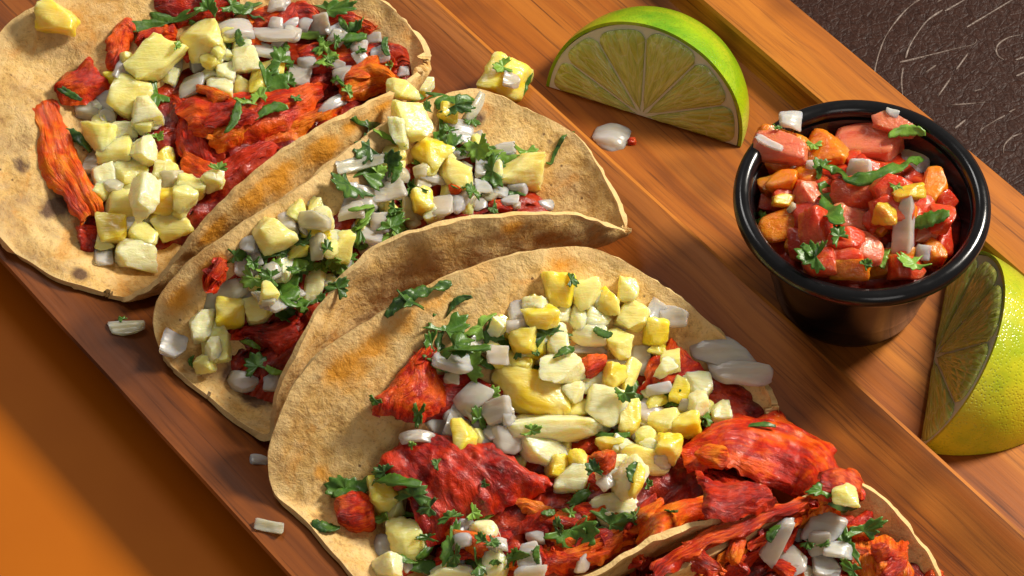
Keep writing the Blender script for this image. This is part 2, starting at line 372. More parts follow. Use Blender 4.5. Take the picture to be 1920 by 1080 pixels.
for stroke in ([(1290, -110), (1130, 0), (1040, 70), (960, 160), (890, 260), (845, 360), (815, 460), (800, 540), (805, 640)],
               [(1310, 75), (1200, 150), (1120, 250), (1060, 350), (1030, 440)], [(1012, 510), (1000, 600), (1008, 720)],
               [(1310, -8), (1270, 15)], [(1500, -15), (1400, 42), (1325, 85)], [(1860, -18), (1660, 103), (1490, 205)],
               [(985, 470), (1200, 418), (1400, 368), (1540, 335), (1566, 292)], [(1500, 400), (1410, 525)], [(1370, 585), (1275, 722)],
               [(1900, 262), (1800, 285), (1730, 330), (1710, 380), (1728, 425), (1768, 452)], [(1855, 452), (1925, 428)],
               [(1360, 792), (1500, 780), (1635, 770)], [(1855, 818), (1808, 842)], [(1775, 868), (1690, 915), (1605, 968), (1588, 996)],
               [(1905, 1000), (1830, 1030), (1775, 1085), (1762, 1150)], [(1930, 540), (1860, 572)], [(1600, 670), (1545, 686)],
               [(1260, 490), (1180, 545)], [(1480, 900), (1400, 965)]):
    ridge([e4(*q) for q in stroke])

# ---------------------------------------------------------------- wooden tray
PROFILE = [(-10.85, 2.12), (-10.78, 2.2), (-9.7, 2.16), (-9.1, 1.98), (-8.2, 1.55), (-7.4, 1.32), (-6.4, 1.25), (2.6, 1.25), (3.4, 1.3), (4.2, 1.47), (5.0, 1.75), (5.75, 2.0), (5.95, 2.02),
           (6.08, 1.97), (6.16, 1.5), (6.3, 1.24), (6.6, 1.2), (11.9, 1.2), (12.28, 1.24), (12.44, 1.5), (12.5, 2.05), (12.58, 2.17), (12.75, 2.2), (14.55, 2.2), (14.74, 2.13), (14.79, 1.95)]
def tray_z(p):
    w = p.dot(EW)
    for (a, za), (b, zb) in zip(PROFILE, PROFILE[1:]):
        if a <= w <= b: return za + (zb - za) * (w - a) / (b - a)
    return 0.3
L0, L1 = -26.0, 30.0
def prism(prof, n=90, jit=0.0):
    k = len(prof); V, Fc = [], []
    for i in range(n + 1):
        l = L0 + (L1 - L0) * i / n
        for q, (w, z) in enumerate(prof):
            p = wl(w, l, z); j = jit * noise.noise(Vector((l * 0.35, q * 0.6, w)))
            V.append(p + Vector((0, 0, j)) + EW * j)
    for i in range(n):
        for q in range(k):
            a, b = q, (q + 1) % k
            Fc.append((i * k + a, i * k + b, (i + 1) * k + b, (i + 1) * k + a))
    Fc.append(tuple(range(k))); Fc.append(tuple(range(n * k, n * k + k))[::-1]); return V, Fc
tray = tag(empty('serving_tray', wl(2, 0, MAT_Z)), 'long wooden serving tray with a wide and a narrow channel', 'tray')
def dense(pr, step=0.35):
    o = []
    for (a, za), (b, zb) in zip(pr, pr[1:]):
        n = max(1, min(6, int((b - a) / step)))
        o += [(a + (b - a) * i / n, za + (zb - za) * i / n) for i in range(n)]
    return o + [pr[-1]]
pa = dense(PROFILE[:13]) + [(5.95, 0.305), (-9.9, 0.305), (-10.3, 0.6)]
pb = PROFILE[12:21] + [(12.5, 0.305), (5.95, 0.305)]
pc = PROFILE[20:] + [(14.45, 0.5), (14.2, 0.305), (12.5, 0.305)]
obj('taco_channel', *prism(pa, jit=0.012), WOOD_A, tray, sharp=28)
obj('side_channel', *prism(pb), WOOD_B, tray, sharp=28)
obj('raised_rim', *prism(pc), WOOD_C, tray, sharp=28)

# ---------------------------------------------------------------- tortillas
class Tortilla:
    def __init__(s, far, floor, near, label, stain, seed, nu=150, nv=84, th=0.24, wob=0.10, stains=(), chars=()):
        s.nu, s.nv = nu, nv
        cf = [P(*q) for q in far]; cb = [P(*q) for q in floor]; cn = [P(*q) for q in near]
        N_ = 400; cf, cb, cn = (catmull(c, N_) for c in (cf, cb, cn))
        g = []
        for i in range(nu):
            a = 0.5 - 0.5 * math.cos(math.pi * (0.004 + 0.992 * i / (nu - 1)))
            k = min(N_ - 1, int(round(a * (N_ - 1)))); f, b, n = cf[k], cb[k], cn[k]
            q = b * 2 - (f + n) * 0.5; row = []
            for j in range(nv):
                t = j / (nv - 1)
                row.append(f * (1 - t) ** 2 + q * (2 * t * (1 - t)) + n * t * t)
            g.append(row)
        N = grid_normals(g); so = Vector((seed * 3.3, seed * 1.7, seed))
        for i in range(nu):
            for j in range(nv):
                p = g[i][j]; e = max(abs(2 * j / (nv - 1) - 1), abs(2 * i / (nu - 1) - 1))
                d = wob * noise.noise(p * 0.42 + so) + 0.05 * noise.noise(p * 1.3 + so) + 0.018 * noise.noise(p * 3.4 + so)
                d += 0.07 * max(0, e - 0.75) * 4 * noise.noise(p * 1.9 + so * 2)
                g[i][j] = p + N[i][j] * d + Vector((0, 0, 0.05 * max(0, e - 0.9) * 10 * noise.noise(p * 3.0 + so)))
                low = tray_z(g[i][j]) + th + 0.03
                if g[i][j].z < low: g[i][j].z = low
        N = grid_normals(g)
        s.flip = N[nu // 2][nv // 2].z < 0
        if s.flip: g = [r[::-1] for r in g]
        s.g = g; s.N = grid_normals(g)
        V, Fc = shell(g, lambda i, j: th * (0.75 + 0.35 * noise.noise(g[i][j] * 1.1)) )
        s.o = obj('corn_tortilla', V, Fc, tortilla_material('corn_tortilla_' + str(int(seed)), stain, seed), sharp=60)
        ed = [max(abs(2 * j / (nv - 1) - 1), 0.0) for i in range(nu) for j in range(nv)]
        for i in range(nu):
            for j in range(nv):
                ed[i * nv + j] = max(ed[i * nv + j], 1 - 1.2 * min(i, nu - 1 - i) / nu * 3)
        float_attr(s.o.data, 'edge', ed + ed)
        for nm, marks in (('stain', stains), ('char', chars)):
            cs = [(hit(x, y)[0], r_) for x, y, r_ in marks]; b0 = s.o.location / CM
            float_attr(s.o.data, nm, [max([math.exp(-((v.co / CM + b0 - c_).length / r_) ** 2) for c_, r_ in cs] or [0.0]) for v in s.o.data.vertices])
        tag(s.o, label, 'tortilla', 'folded corn tortillas on the tray')
    def at(s, u, v):                          # u along the fold, v from the far rim (0) to the near rim (1)
        if s.flip: v = 1 - v
        i = min(s.nu - 1, max(0, int(u * (s.nu - 1)))); j = min(s.nv - 1, max(0, int(v * (s.nv - 1)))); return s.g[i][j], s.N[i][j]
    def bed(s, u0, u1, v0, v1, level, label, seed, mat=None, patch=(0, 1, 0, 1), ph=0.0):
        n, m = 90, 56; g = []
        for a in range(n):
            row = []
            for b in range(m):
                U, V_ = a / (n - 1), b / (m - 1)
                p, nn = s.at(u0 + (u1 - u0) * U, v0 + (v1 - v0) * V_)
                top = level - 1.6 * abs(2 * U - 1) ** 3 + 0.35 * noise.noise(p * 0.5 + Vector((seed, 0, 0))) + 0.25 * noise.noise(p * 1.1 + Vector((0, seed, 0))) + 0.22 * abs(noise.noise(p * 2.3)) + 0.08 * abs(noise.noise(p * 5.5))
                top -= 0.9 * max(0.0, 2 * V_ - 1.5)
                uu, vv = u0 + (u1 - u0) * U, v0 + (v1 - v0) * V_
                win = 1.0
                for x_, a_, b_ in ((uu, patch[0], patch[1]), (vv, patch[2], patch[3])): win *= max(0.0, min(1.0, (x_ - a_) / 0.06)) * max(0.0, min(1.0, (b_ - x_) / 0.06))
                if ph: top = max(top, p.z - 0.08 + ph * win * (0.9 + 0.9 * noise.noise(p * 1.3 + Vector((seed, 3, 0))) + 0.4 * noise.noise(p * 3.1)))
                q = p.copy(); q.z = max(p.z - 0.08, top) if 0 < a < n - 1 and 0 < b < m - 1 else p.z - 0.08
                row.append(q)
            g.append(row)
        V, Fc = shell(g, lambda i, j: 0.03)
        o = obj('chopped_pork_heap', V, Fc, mat or M_BED, sharp=None)
        uv_layer(o.data, [((i // m) / n * 4, (i % m) / m) for i in range(n * m)] * 2)
        return tag(o, label, 'meat', 'pork heaps bedded in the tortillas')

T1 = Tortilla(
    [(205, 562, 1.9), (120, 541, 2.0), (62, 502, 2.2), (-5, 440, 2.7), (-50, 330, 3.1), (-45, 180, 3.7), (0, 62, 4.3), (85, 0, 4.7), (230, -75, 5.0), (430, -105, 5.0), (600, -65, 4.6), (725, 8, 3.9), (772, 55, 3.4), (795, 108, 3.0)],
    [(205, 562, 1.9), (250, 540, 1.7), (335, 492, 1.5), (450, 425, 1.5), (565, 350, 1.5), (675, 270, 1.7), (755, 185, 2.3), (793, 124, 2.9)],
    [(205, 562, 1.9), (255, 546, 2.3), (300, 515, 3.1), (375, 418, 4.4), (478, 318, 5.2), (600, 240, 5.4), (700, 187, 5.0), (752, 160, 4.3), (786, 138, 3.5)],
    'open corn tortilla with a lone yellow pineapple chunk on its bare toasted side', 0.3, 1.0, wob=0.22, stains=[(470, 365, 0.8), (520, 330, 0.9), (400, 430, 0.7), (600, 280, 0.8), (660, 230, 0.5), (720, 190, 0.5)], chars=[(112, 385, 0.62), (90, 395, 0.4), (150, 515, 0.4), (40, 310, 0.35)])
T2 = Tortilla(
    [(392, 752, 1.9), (338, 705, 2.1), (300, 655, 2.5), (288, 598, 3.0), (312, 538, 3.8), (395, 460, 4.7), (490, 398, 5.0), (575, 342, 5.2), (668, 268, 5.1), (780, 200, 4.7), (890, 166, 4.1), (985, 203, 3.6), (1085, 258, 3.1), (1148, 362, 2.7), (1174, 430, 2.5)],
    [(392, 752, 1.9), (490, 770, 1.6), (585, 705, 1.5), (685, 635, 1.5), (820, 570, 1.5), (955, 515, 1.55), (1080, 462, 1.9), (1174, 430, 2.5)],
    [(392, 752, 1.9), (450, 795, 1.95), (502, 812, 2.2), (516, 740, 3.3), (556, 640, 4.4), (632, 525, 5.1), (720, 450, 5.5), (810, 418, 5.6), (900, 402, 5.4), (1000, 396, 4.9), (1090, 402, 4.1), (1174, 430, 2.5)],
    'narrow corn tortilla packed with onion and cilantro between two wider tacos', 0.25, 2.0, stains=[(330, 555, 0.7), (390, 490, 0.7), (310, 640, 0.4), (960, 420, 0.5)], chars=[(896, 226, 0.3), (1033, 268, 0.14), (440, 700, 0.5), (480, 745, 0.6)])
T3 = Tortilla(
    [(705, 1150, 1.9), (655, 1085, 1.95), (610, 1030, 2.0), (560, 972, 2.1), (512, 920, 2.5), (503, 850, 3.2), (522, 785, 3.9), (556, 715, 4.6), (615, 652, 5.1), (700, 598, 5.4), (760, 560, 5.6), (860, 510, 5.7), (1000, 470, 5.6), (1090, 462, 5.3), (1160, 485, 4.9), (1250, 540, 4.2), (1335, 608, 3.5), (1405, 685, 2.9), (1444, 740, 2.6), (1449, 765, 2.5)],
    [(705, 1150, 1.9), (760, 1110, 1.6), (870, 1060, 1.5), (1010, 1010, 1.5), (1160, 955, 1.5), (1300, 890, 1.55), (1400, 845, 1.8), (1450, 795, 2.3)],
    [(705, 1150, 1.9), (760, 1190, 2.3), (830, 1190, 3.6), (950, 1138, 4.6), (1080, 1082, 5.0), (1200, 1022, 5.1), (1300, 978, 4.9), (1365, 958, 4.2), (1420, 908, 3.2), (1446, 835, 2.7)],
    'wide corn tortilla piled with pineapple over dark red pork slices', 0.3, 3.0, wob=0.12, stains=[(640, 690, 0.9), (700, 640, 0.7), (750, 590, 0.7), (800, 545, 0.8), (600, 885, 0.35), (615, 895, 0.25), (900, 505, 0.6), (1050, 480, 0.5)], chars=[(590, 712, 0.2)])
T4 = Tortilla(
    [(1080, 1390, 1.9), (1000, 1330, 2.6), (1020, 1210, 4.0), (1110, 1150, 4.5), (1225, 1090, 4.6), (1330, 1040, 4.5), (1440, 985, 4.3), (1530, 925, 4.1), (1590, 902, 3.9), (1655, 938, 3.5), (1712, 1000, 3.1), (1745, 1050, 2.8), (1768, 1100, 2.5), (1775, 1140, 2.3)],
    [(1080, 1390, 1.9), (1170, 1310, 1.6), (1300, 1230, 1.5), (1450, 1170, 1.5), (1600, 1140, 1.6), (1700, 1135, 1.8), (1775, 1140, 2.3)],
    [(1080, 1390, 1.9), (1200, 1440, 3.2), (1350, 1400, 4.6), (1500, 1330, 5.0), (1650, 1260, 4.5), (1750, 1190, 3.3), (1775, 1140, 2.3)],
    'corn tortilla with onion and pork but no pineapple, its rim against a red slice', 0.3, 4.0)
T1.bed(0.26, 0.95, 0.08, 0.52, 2.5, 'chopped red pork bedded in the open taco with the bare toasted side', 1.0, patch=(0.40, 0.86, 0.15, 0.5), ph=0.5)
T2.bed(0.19, 0.78, 0.03, 0.50, 2.7, 'chopped red pork under the onion and cilantro of the narrow taco', 2.0, patch=(0.28, 0.66, 0.06, 0.48), ph=0.35)
T3.bed(0.27, 0.95, 0.10, 0.70, 2.6, 'chopped dark red pork under the pineapple of the wide taco', 3.0, patch=(0.36, 0.90, 0.17, 0.66), ph=0.4)
T4.bed(0.10, 0.92, 0.12, 0.75, 3.1, 'chopped red pork under the onion of the taco without pineapple', 4.0)

# ---------------------------------------------------------------- lime wedges
def lime(core_px, end_a, end_b, body_side, beta, r, bounds, label, rind, pulp):
    C = P(*core_px, 1.24); C.z = 1.235
    a = (P(*end_b, 1.24) - P(*end_a, 1.24)); a.z = 0; a.normalize()
    b0 = Vector((-a.y, a.x, 0)) * body_side; Z = Vector((0, 0, 1))
    root = tag(empty('lime_wedge', C), label, 'lime', 'lime wedges on the tray')
    def sph(th, ph, rr, squash=1.0): return C + rr * (math.cos(th) * a * squash + math.sin(th) * (b0 * math.cos(ph) * (1 + 0.20 * (1 - ph / beta)) + Z * math.sin(ph)))
    nt, np_ = 64, 26
    def rr(th): return r * (1 + 0.012 * math.sin(3 * th + 1))
    # rind: thin skin with its own thickness
    g = [[sph(math.pi * i / (nt - 1), beta * j / (np_ - 1), rr(math.pi * i / (nt - 1)) + 0.012 * noise.noise(sph(math.pi * i / (nt - 1), beta * j / (np_ - 1), r) * 1.2)) for j in range(np_)] for i in range(nt)]
    inner = [[C + (p - C) * (1 - 0.11 / r) for p in row] for row in g]
    V = [p for row in g for p in row] + [p for row in inner for p in row]; M = nt * np_; Fc = []
    for i in range(nt - 1):
        for j in range(np_ - 1):
            q = (i * np_ + j, (i + 1) * np_ + j, (i + 1) * np_ + j + 1, i * np_ + j + 1); Fc += [q, tuple(M + x for x in q[::-1])]
        for j in (0, np_ - 1): Fc.append((i * np_ + j, (i + 1) * np_ + j, M + (i + 1) * np_ + j, M + i * np_ + j))
    obj('rind', V, Fc, rind, root, sharp=50)
    # pith and membranes: solid white wedge, its cut face a little below the pulp
    ri = r - 0.105; V = [C + Z * 0.003]; Fc = []
    for i in range(nt):
        for j in range(np_): V.append(sph(math.pi * i / (nt - 1), 0.012 + (beta - 0.024) * j / (np_ - 1), ri))
    for i in range(nt - 1):
        for j in range(np_ - 1): Fc.append((1 + i * np_ + j, 1 + (i + 1) * np_ + j, 1 + (i + 1) * np_ + j + 1, 1 + i * np_ + j + 1))
        Fc.append((0, 1 + (i + 1) * np_, 1 + i * np_)); Fc.append((0, 1 + i * np_ + np_ - 1, 1 + (i + 1) * np_ + np_ - 1))
    obj('pith', V, Fc, M_PITH, root, sharp=30)
    nf = (-b0 * math.sin(beta) + Z * math.cos(beta)); up = b0 * math.cos(beta) + Z * math.sin(beta)
    for q, (t0, t1) in enumerate(zip(bounds, bounds[1:])):
        t0, t1 = R(t0), R(t1); n1, n2 = 22, 16; g = []; ro = r - 0.22 - 0.04 * (q % 2); uv = []
        first, last = q == 0, q == len(bounds) - 2
        for i in range(n1):
            row = []; x = i / (n1 - 1); rho0 = 0.16 + (ro - 0.16) * x
            for j in range(n2):
                y = j / (n2 - 1); m = 0.03 / max(rho0, 0.2)
                a0 = t0 + (0 if first else m); a1 = t1 - (0 if last else m); mid = (a0 + a1) / 2
                yy = 2 * y - 1; corner = 1 - 0.10 * (abs(yy) ** 6) * x ** 4 * 1.0
                th = mid + (a1 - a0) / 2 * yy * (1 if x > 0.12 else max(0.15, x / 0.12)); rho = rho0 * corner
                p = C + rho * (math.cos(th) * a + math.sin(th) * up)
                dome = 0.075 * (1 - abs(yy) ** 4) * min(1, (1 - x) * 9) * min(1, x * 6) + 0.02 * noise.noise(Vector((rho * 1.2, th * 16, q)))
                row.append(p + nf * (0.004 + dome)); uv.append((rho, th + q * 3.7))
            g.append(row)
        N0 = grid_normals(g)[n1 // 2][n2 // 2]
        if N0.dot(nf) < 0:
            g = [row[::-1] for row in g]
            uv = [uv[i * n2 + (n2 - 1 - j)] for i in range(n1) for j in range(n2)]
        V, Fc = shell(g, lambda i, j: 0.05)
        o = obj('pulp_segment', V, Fc, pulp, root, sharp=None); uv_layer(o.data, uv + uv)
    return root
M_PITH = plain('lime_pith', (0.78, 0.80, 0.56), 0.5); M_PITH.sss(0.4, 0.2, (0.9, 1.0, 0.5)); M_PITH = M_PITH.m
RIND_G = rind_material('green_lime_rind', ((0.10, 0.30, 0.004), (0.27, 0.47, 0.004), (0.46, 0.56, 0.006)))
RIND_Y = rind_material('yellowing_lime_rind', ((0.36, 0.46, 0.008), (0.62, 0.58, 0.012), (0.72, 0.58, 0.02)), (0.22, 0.44, 0.006))
PULP = pulp_material('lime_pulp', (0.46, 0.54, 0.06), (0.74, 0.82, 0.22))
lime((1203, 217), (1012, 157), (1394, 277), 1, R(71), 3.32, (0, 27, 60, 96, 130, 157, 180),
     'half-moon lime wedge with bright green rind and cut face showing six segments', RIND_G, PULP)
lime((1752, 668), (1726, 846), (1784, 490), -1, R(61), 3.5, (0, 33, 66, 108, 148, 180),
     'lime wedge with yellowing rind leaning beside the black salsa cup', RIND_Y, PULP)

# ---------------------------------------------------------------- black salsa cup
CUP = P(1589, 545, 1.2); CUP.z = 1.205
def lathe(prof, n=96, closed=True):
    V, Fc = [], []; k = len(prof)
    for i in range(n):
        a = 2 * math.pi * i / n
        for r_, z in prof: V.append(CUP + Vector((r_ * math.cos(a), r_ * math.sin(a), z * 1.13)))
    for i in range(n):
        ii = (i + 1) % n
        for q in range(k if closed else k - 1):
            b = (q + 1) % k; Fc.append((i * k + q, ii * k + q, ii * k + b, i * k + b))
    return V, Fc
t = Mat('black_glazed_melamine', 0.17, 0.5); c_ = t.co(jitter=False); t.colour((0.006, 0.006, 0.007)); n_ = t.noise(c_, 1.3, 4, 0.6)
t.rough(t.ramp(n_, [(0.35, 0.13), (0.7, 0.26)])); t.bump(n_, 0.04, 0.05); M_CUP = t.m
KH = 1.13
cup = tag(empty('salsa_cup', CUP), 'round black glossy sauce cup filled with chopped tomato salsa', 'cup')
body = [(0.02, 0.0), (1.9, 0.0), (2.1, 0.03), (2.2, 0.12), (2.27, 0.3), (2.45, 1.2), (2.66, 2.2), (2.8, 2.8), (2.86, 2.9), (2.98, 3.05), (3.12, 3.35), (3.3, 3.66), (3.3, 3.8),
        (3.2, 3.8), (3.02, 3.3), (2.78, 2.5), (2.5, 1.2), (2.2, 0.45), (0.02, 0.35)]
obj('bowl', *lathe(body, closed=True), M_CUP, cup, sharp=35)
rim = [(3.50 + 0.27 * math.cos(q * math.pi / 10) * (1.0), 3.94 + 0.25 * math.sin(q * math.pi / 10)) for q in range(20)]
obj('rolled_rim', *lathe(rim), M_CUP, cup, sharp=None)
# salsa bed inside the cup
g = []
for i in range(30):
    row = []
    for j in range(72):
        r_ = 3.0 * i / 29; a = 2 * math.pi * j / 71
        p = CUP + Vector((r_ * math.cos(a), r_ * math.sin(a), 3.62))
        row.append(p + Vector((0, 0, 0.6 * (1 - (r_ / 3.0) ** 2) + 0.22 * noise.noise(p * 0.9) + 0.15 * noise.noise(p * 2.1))))
    g.append(row)
V, Fc = shell(g, lambda i, j: 0.05)
t = Mat('wet_red_salsa', 0.25, 0.5); c_ = t.co(jitter=False); n_ = t.noise(c_, 1.8, 4, 0.6, 0.6)
t.colour(t.ramp(n_, [(0.35, (0.16, 0.006, 0.002)), (0.55, (0.42, 0.03, 0.006)), (0.7, (0.62, 0.12, 0.02))])); t.bump(n_, 0.6, 0.12); M_SALSA = t.m
sb = obj('tomato_salsa', V, Fc, M_SALSA, sharp=None)
tag(sb, 'finely chopped red tomato salsa filling the black cup', 'salsa')

# ================================================================ fillings: every piece is laid on what lies under it
PLACE = {'t1': 'the open taco', 't2': 'the narrow taco', 't3': 'the wide taco', 't4': 'the onion taco', 'cup': 'the salsa cup', 'tray': 'the wooden tray'}
def size_word(w, h, small, large):
    a = math.sqrt(w * h); k = max(w, h) / min(w, h)
    return ('long ' if k > 1.75 else '') + ('small' if a < small else 'large' if a > large else 'medium')
def on(sup): return 'in ' + sup if sup == 'chopped salsa' else 'on ' + sup
ZUP = Vector((0, 0, 1))
def frame(px, py, ang, tilt=0.15):
    p, n = hit(px, py)
    z = (n * 0.6 + ZUP * 0.4 + Vector((random.uniform(-tilt, tilt), random.uniform(-tilt, tilt), 0))).normalized()
    d = RIGHT * math.cos(R(ang)) + UPV * math.sin(R(ang)); x = (d - z * d.dot(z)).normalized(); y = z.cross(x)
    return p, x, y, z, pray(px, py)
def sit(p, z, ray, h):                       # lift a piece off the surface along the line of sight by the height h
    return p - ray * min(h / max(0.3, -ray.dot(z)), h * 2.2)
def cube_grid(n):
    idx, V, Fc = {}, [], []
    def vid(a, b, c):
        k = (a, b, c)
        if k not in idx: idx[k] = len(V); V.append(Vector((2 * a / n - 1, 2 * b / n - 1, 2 * c / n - 1)))
        return idx[k]
    for i in range(n):
        for j in range(n):
            for s in (0, n):
                q = [(i, j), (i + 1, j), (i + 1, j + 1), (i, j + 1)]
                if s == 0: q = q[::-1]
                Fc.append(tuple(vid(a, b, s) for a, b in q))
                Fc.append(tuple(vid(s, a, b) for a, b in q)); Fc.append(tuple(vid(b, s, a) for a, b in q))
    return V, Fc
CUBE = cube_grid(9)
def chunk_mesh(hx, hy, hz, k=7.0, cuts=2, rough=0.05, skew=0.28, bend=0.0):
    V0, Fc = CUBE; J = [Vector((random.uniform(-skew, skew), random.uniform(-skew, skew), random.uniform(-skew, skew))) for _ in range(8)]
    planes = []
    for _ in range(cuts):
        n = Vector((random.choice((-1, 1)) * random.uniform(0.3, 1), random.choice((-1, 1)) * random.uniform(0.3, 1), random.uniform(-0.2, 0.9))).normalized()
        planes.append((n, random.uniform(0.68, 1.05)))
    so = Vector((random.random() * 50, random.random() * 50, 0)); V = []
    for v in V0:
        l = (abs(v.x) ** k + abs(v.y) ** k + abs(v.z) ** k) ** (1 / k); p = v / l
        a, b, c = (p.x + 1) / 2, (p.y + 1) / 2, (p.z + 1) / 2
        o = Vector()
        for q in range(8): o += J[q] * ((a if q & 1 else 1 - a) * (b if q & 2 else 1 - b) * (c if q & 4 else 1 - c))
        p = p + o
        for n, d in planes:
            e = p.dot(n) - d
            if e > 0: p = p - n * e * 0.9
        p = p * (1 + rough * noise.noise(p * 2.2 + so) + rough * 0.6 * noise.noise(Vector((p.x * 2, p.y * 6, p.z * 6)) + so))
        p.z += bend * (p.x * p.x - 0.4); V.append(Vector((p.x * hx, p.y * hy, p.z * hz)))
    return V, Fc
def put(name, V, Fc, c, x, y, z, mat, tone, sharp=48):
    W = [c + x * v.x + y * v.y + z * v.z for v in V]
    o = obj(name, W, Fc, mat, sharp=sharp); o.color = (*tone, 1); return o
def pine(where, px, py, w, h, ang=0, tone='y', label=None, deep=0.45, **kw):
    hx, hy = w / 126, h / 120; hz = min(hx, hy) * random.uniform(0.7, 0.95)
    p, x, y, z, ray = frame(px, py, ang); c = sit(p, z, ray, hz * deep); sup = SUPPORT
    v = random.uniform(0.9, 1.06); tn = tuple(min(1, q * v) for q in PINE_TONE[tone])
    V, Fc = chunk_mesh(hx * 0.97, hy * 0.97, hz, k=random.uniform(7, 15), cuts=random.choice((2, 3, 4)), rough=0.11, skew=0.36, **kw)
    o = put('pineapple_chunk', V, Fc, c, x, y, z, M_PINE, tn)
    word = {'p': 'pale cream', 'y': 'yellow', 's': 'deep yellow'}[tone]
    return tag(o, label or f'{size_word(w, h, 44, 60)} {word} pineapple piece {on(sup)} in {PLACE[where]}', 'pineapple', 'pineapple pieces of ' + PLACE[where])
def onion(where, px, py, w, h, ang=0, tone='w', label=None, th=None, bend=None):
    hx, hy = w / 126, h / 118
    p, x, y, z, ray = frame(px, py, ang, 0.25); sup = SUPPORT; t = (th or min(0.28, 0.45 * min(hx, hy) + 0.08)) / 2
    bend = random.uniform(-0.2, 0.3) if bend is None else bend
    V, Fc = chunk_mesh(hx * 1.03, hy * 1.03, t, k=random.uniform(8, 15), cuts=random.choice((1, 2, 3)), rough=0.06, skew=0.30)
    for v in V:
        v.z += -bend * (v.x * v.x) / max(hx, 0.2) - 0.35 * bend * (v.y * v.y) / max(hy, 0.2) + 0.4 * bend * hx * 0.4 + 0.012 * math.sin(v.y * 20)
    c = sit(p, z, ray, t * 0.7)
    v = random.uniform(0.92, 1.05)
    o = put('onion_dice', V, Fc, c, x, y, z, M_ONION, tuple(min(1, q * v) for q in ONION_TONE[tone]), sharp=48)
    word = {'w': 'white', 'r': 'pinkish', 't': 'yellowish'}[tone]
    return tag(o, label or f'{size_word(w, h, 36, 50)} {word} onion piece {on(sup)} in {PLACE[where]}', 'onion', 'onion pieces of ' + PLACE[where])
def leaf_tag(o, where, tone, what, label=None, size='', sup='onion'):
    word = {'g': 'green', 'd': 'dark green', 'l': 'light green'}[tone]
    return tag(o, label or f'{size} {word} cilantro {what} {on(sup)} in {PLACE[where]}', 'cilantro', 'cilantro pieces of ' + PLACE[where])
def leaf(where, px, py, w, h, ang=0, tone='g', label=None):
    if w > 2.6 * h or h > 2.6 * w: return strip(where, px, py, w, h, ang, tone, label)
    hx, hy = w / 126, h / 118
    hx *= 1.4; hy *= 1.4
    p, x, y, z, ray = frame(px, py, ang, 0.3); sup = SUPPORT; n1, n2 = 7, 41; g = []
    span = random.uniform(1.9, 2.6); lob = random.choice((2.2, 2.6, 3.1)); ph = random.uniform(-0.4, 0.4); so = Vector((random.random() * 30, 0, 0))
    curl = random.uniform(-0.5, 0.7); tw = random.uniform(-0.5, 0.5); rot = random.uniform(0, 6.28)
    for i in range(n1):
        row = []; rr = i / (n1 - 1)
        for j in range(n2):
            th = span * (2 * j / (n2 - 1) - 1)
            r_ = 0.55 + 0.45 * abs(math.cos(lob * th * 0.5 + ph)) ** 0.8
            r_ *= 1 + (0.13 * math.sin(th * 13 + ph * 9) + 0.10 * noise.noise(Vector((th * 3, 0, 0)) + so)) * rr
            q = Vector((rr * r_ * math.cos(th + rot), rr * r_ * math.sin(th + rot), 0))
            q = Vector((q.x * hx * 1.1, q.y * hy * 1.1, 0))
            q.z = curl * q.x * q.x / max(0.2, hx) + tw * q.x * q.y + 0.10 * noise.noise(q * 2.2 + so) + 0.03 * math.cos(th * 6) * rr
            row.append(q)
        g.append(row)
    N0 = grid_normals(g)[3][n2 // 2]
    if N0.z < 0: g = [r[::-1] for r in g]
    V, Fc = shell(g, lambda i, j: 0.03)
    v = random.uniform(0.8, 1.25)
    o = put('cilantro_leaf', V, Fc, sit(p, z, ray, 0.12), x, y, z, M_LEAF, tuple(q * v for q in LEAF_TONE[tone]), sharp=None)
    return leaf_tag(o, where, tone, 'leaf', label, size_word(w, h, 26, 42), sup)
def strip(where, px, py, w, h, ang=0, tone='g', label=None):
    if h > w: w, h, ang = h, w, ang + 90
    hx, hy = w / 126, max(0.05, h / 126)
    p, x, y, z, ray = frame(px, py, ang, 0.3); sup = SUPPORT; n1, n2 = 18, 5; g = []; hx *= 1.1; hy *= 1.35
    bow = random.uniform(-0.35, 0.35); arch = random.uniform(-0.05, 0.3); tws = random.uniform(-1.2, 1.2); so = Vector((random.random() * 30, 0, 0))
    for i in range(n1):
        row = []; u = 2 * i / (n1 - 1) - 1; wd = hy * (1 - 0.55 * abs(u) ** 3) * (1 + 0.3 * noise.noise(Vector((u * 3, 0, 0)) + so) + 0.12 * math.sin(i * 2.3))
        for j in range(n2):
            v = 2 * j / (n2 - 1) - 1; a = tws * u
            row.append(Vector((u * hx, v * wd * math.cos(a) + bow * hx * (1 - u * u) - bow * hx * 0.6, v * wd * math.sin(a) + arch * hx * (0.4 - u * u) + 0.05 * noise.noise(Vector((u * 2.5, v, 0)) + so))))
        g.append(row)
    V, Fc = shell(g, lambda i, j: 0.03)
    v = random.uniform(0.8, 1.25)
    o = put('cilantro_shred', V, Fc, sit(p, z, ray, 0.10), x, y, z, M_LEAF, tuple(q * v for q in LEAF_TONE[tone]), sharp=None)
    return leaf_tag(o, where, tone, 'shred', label, 'short' if w < 36 else 'longish', sup)
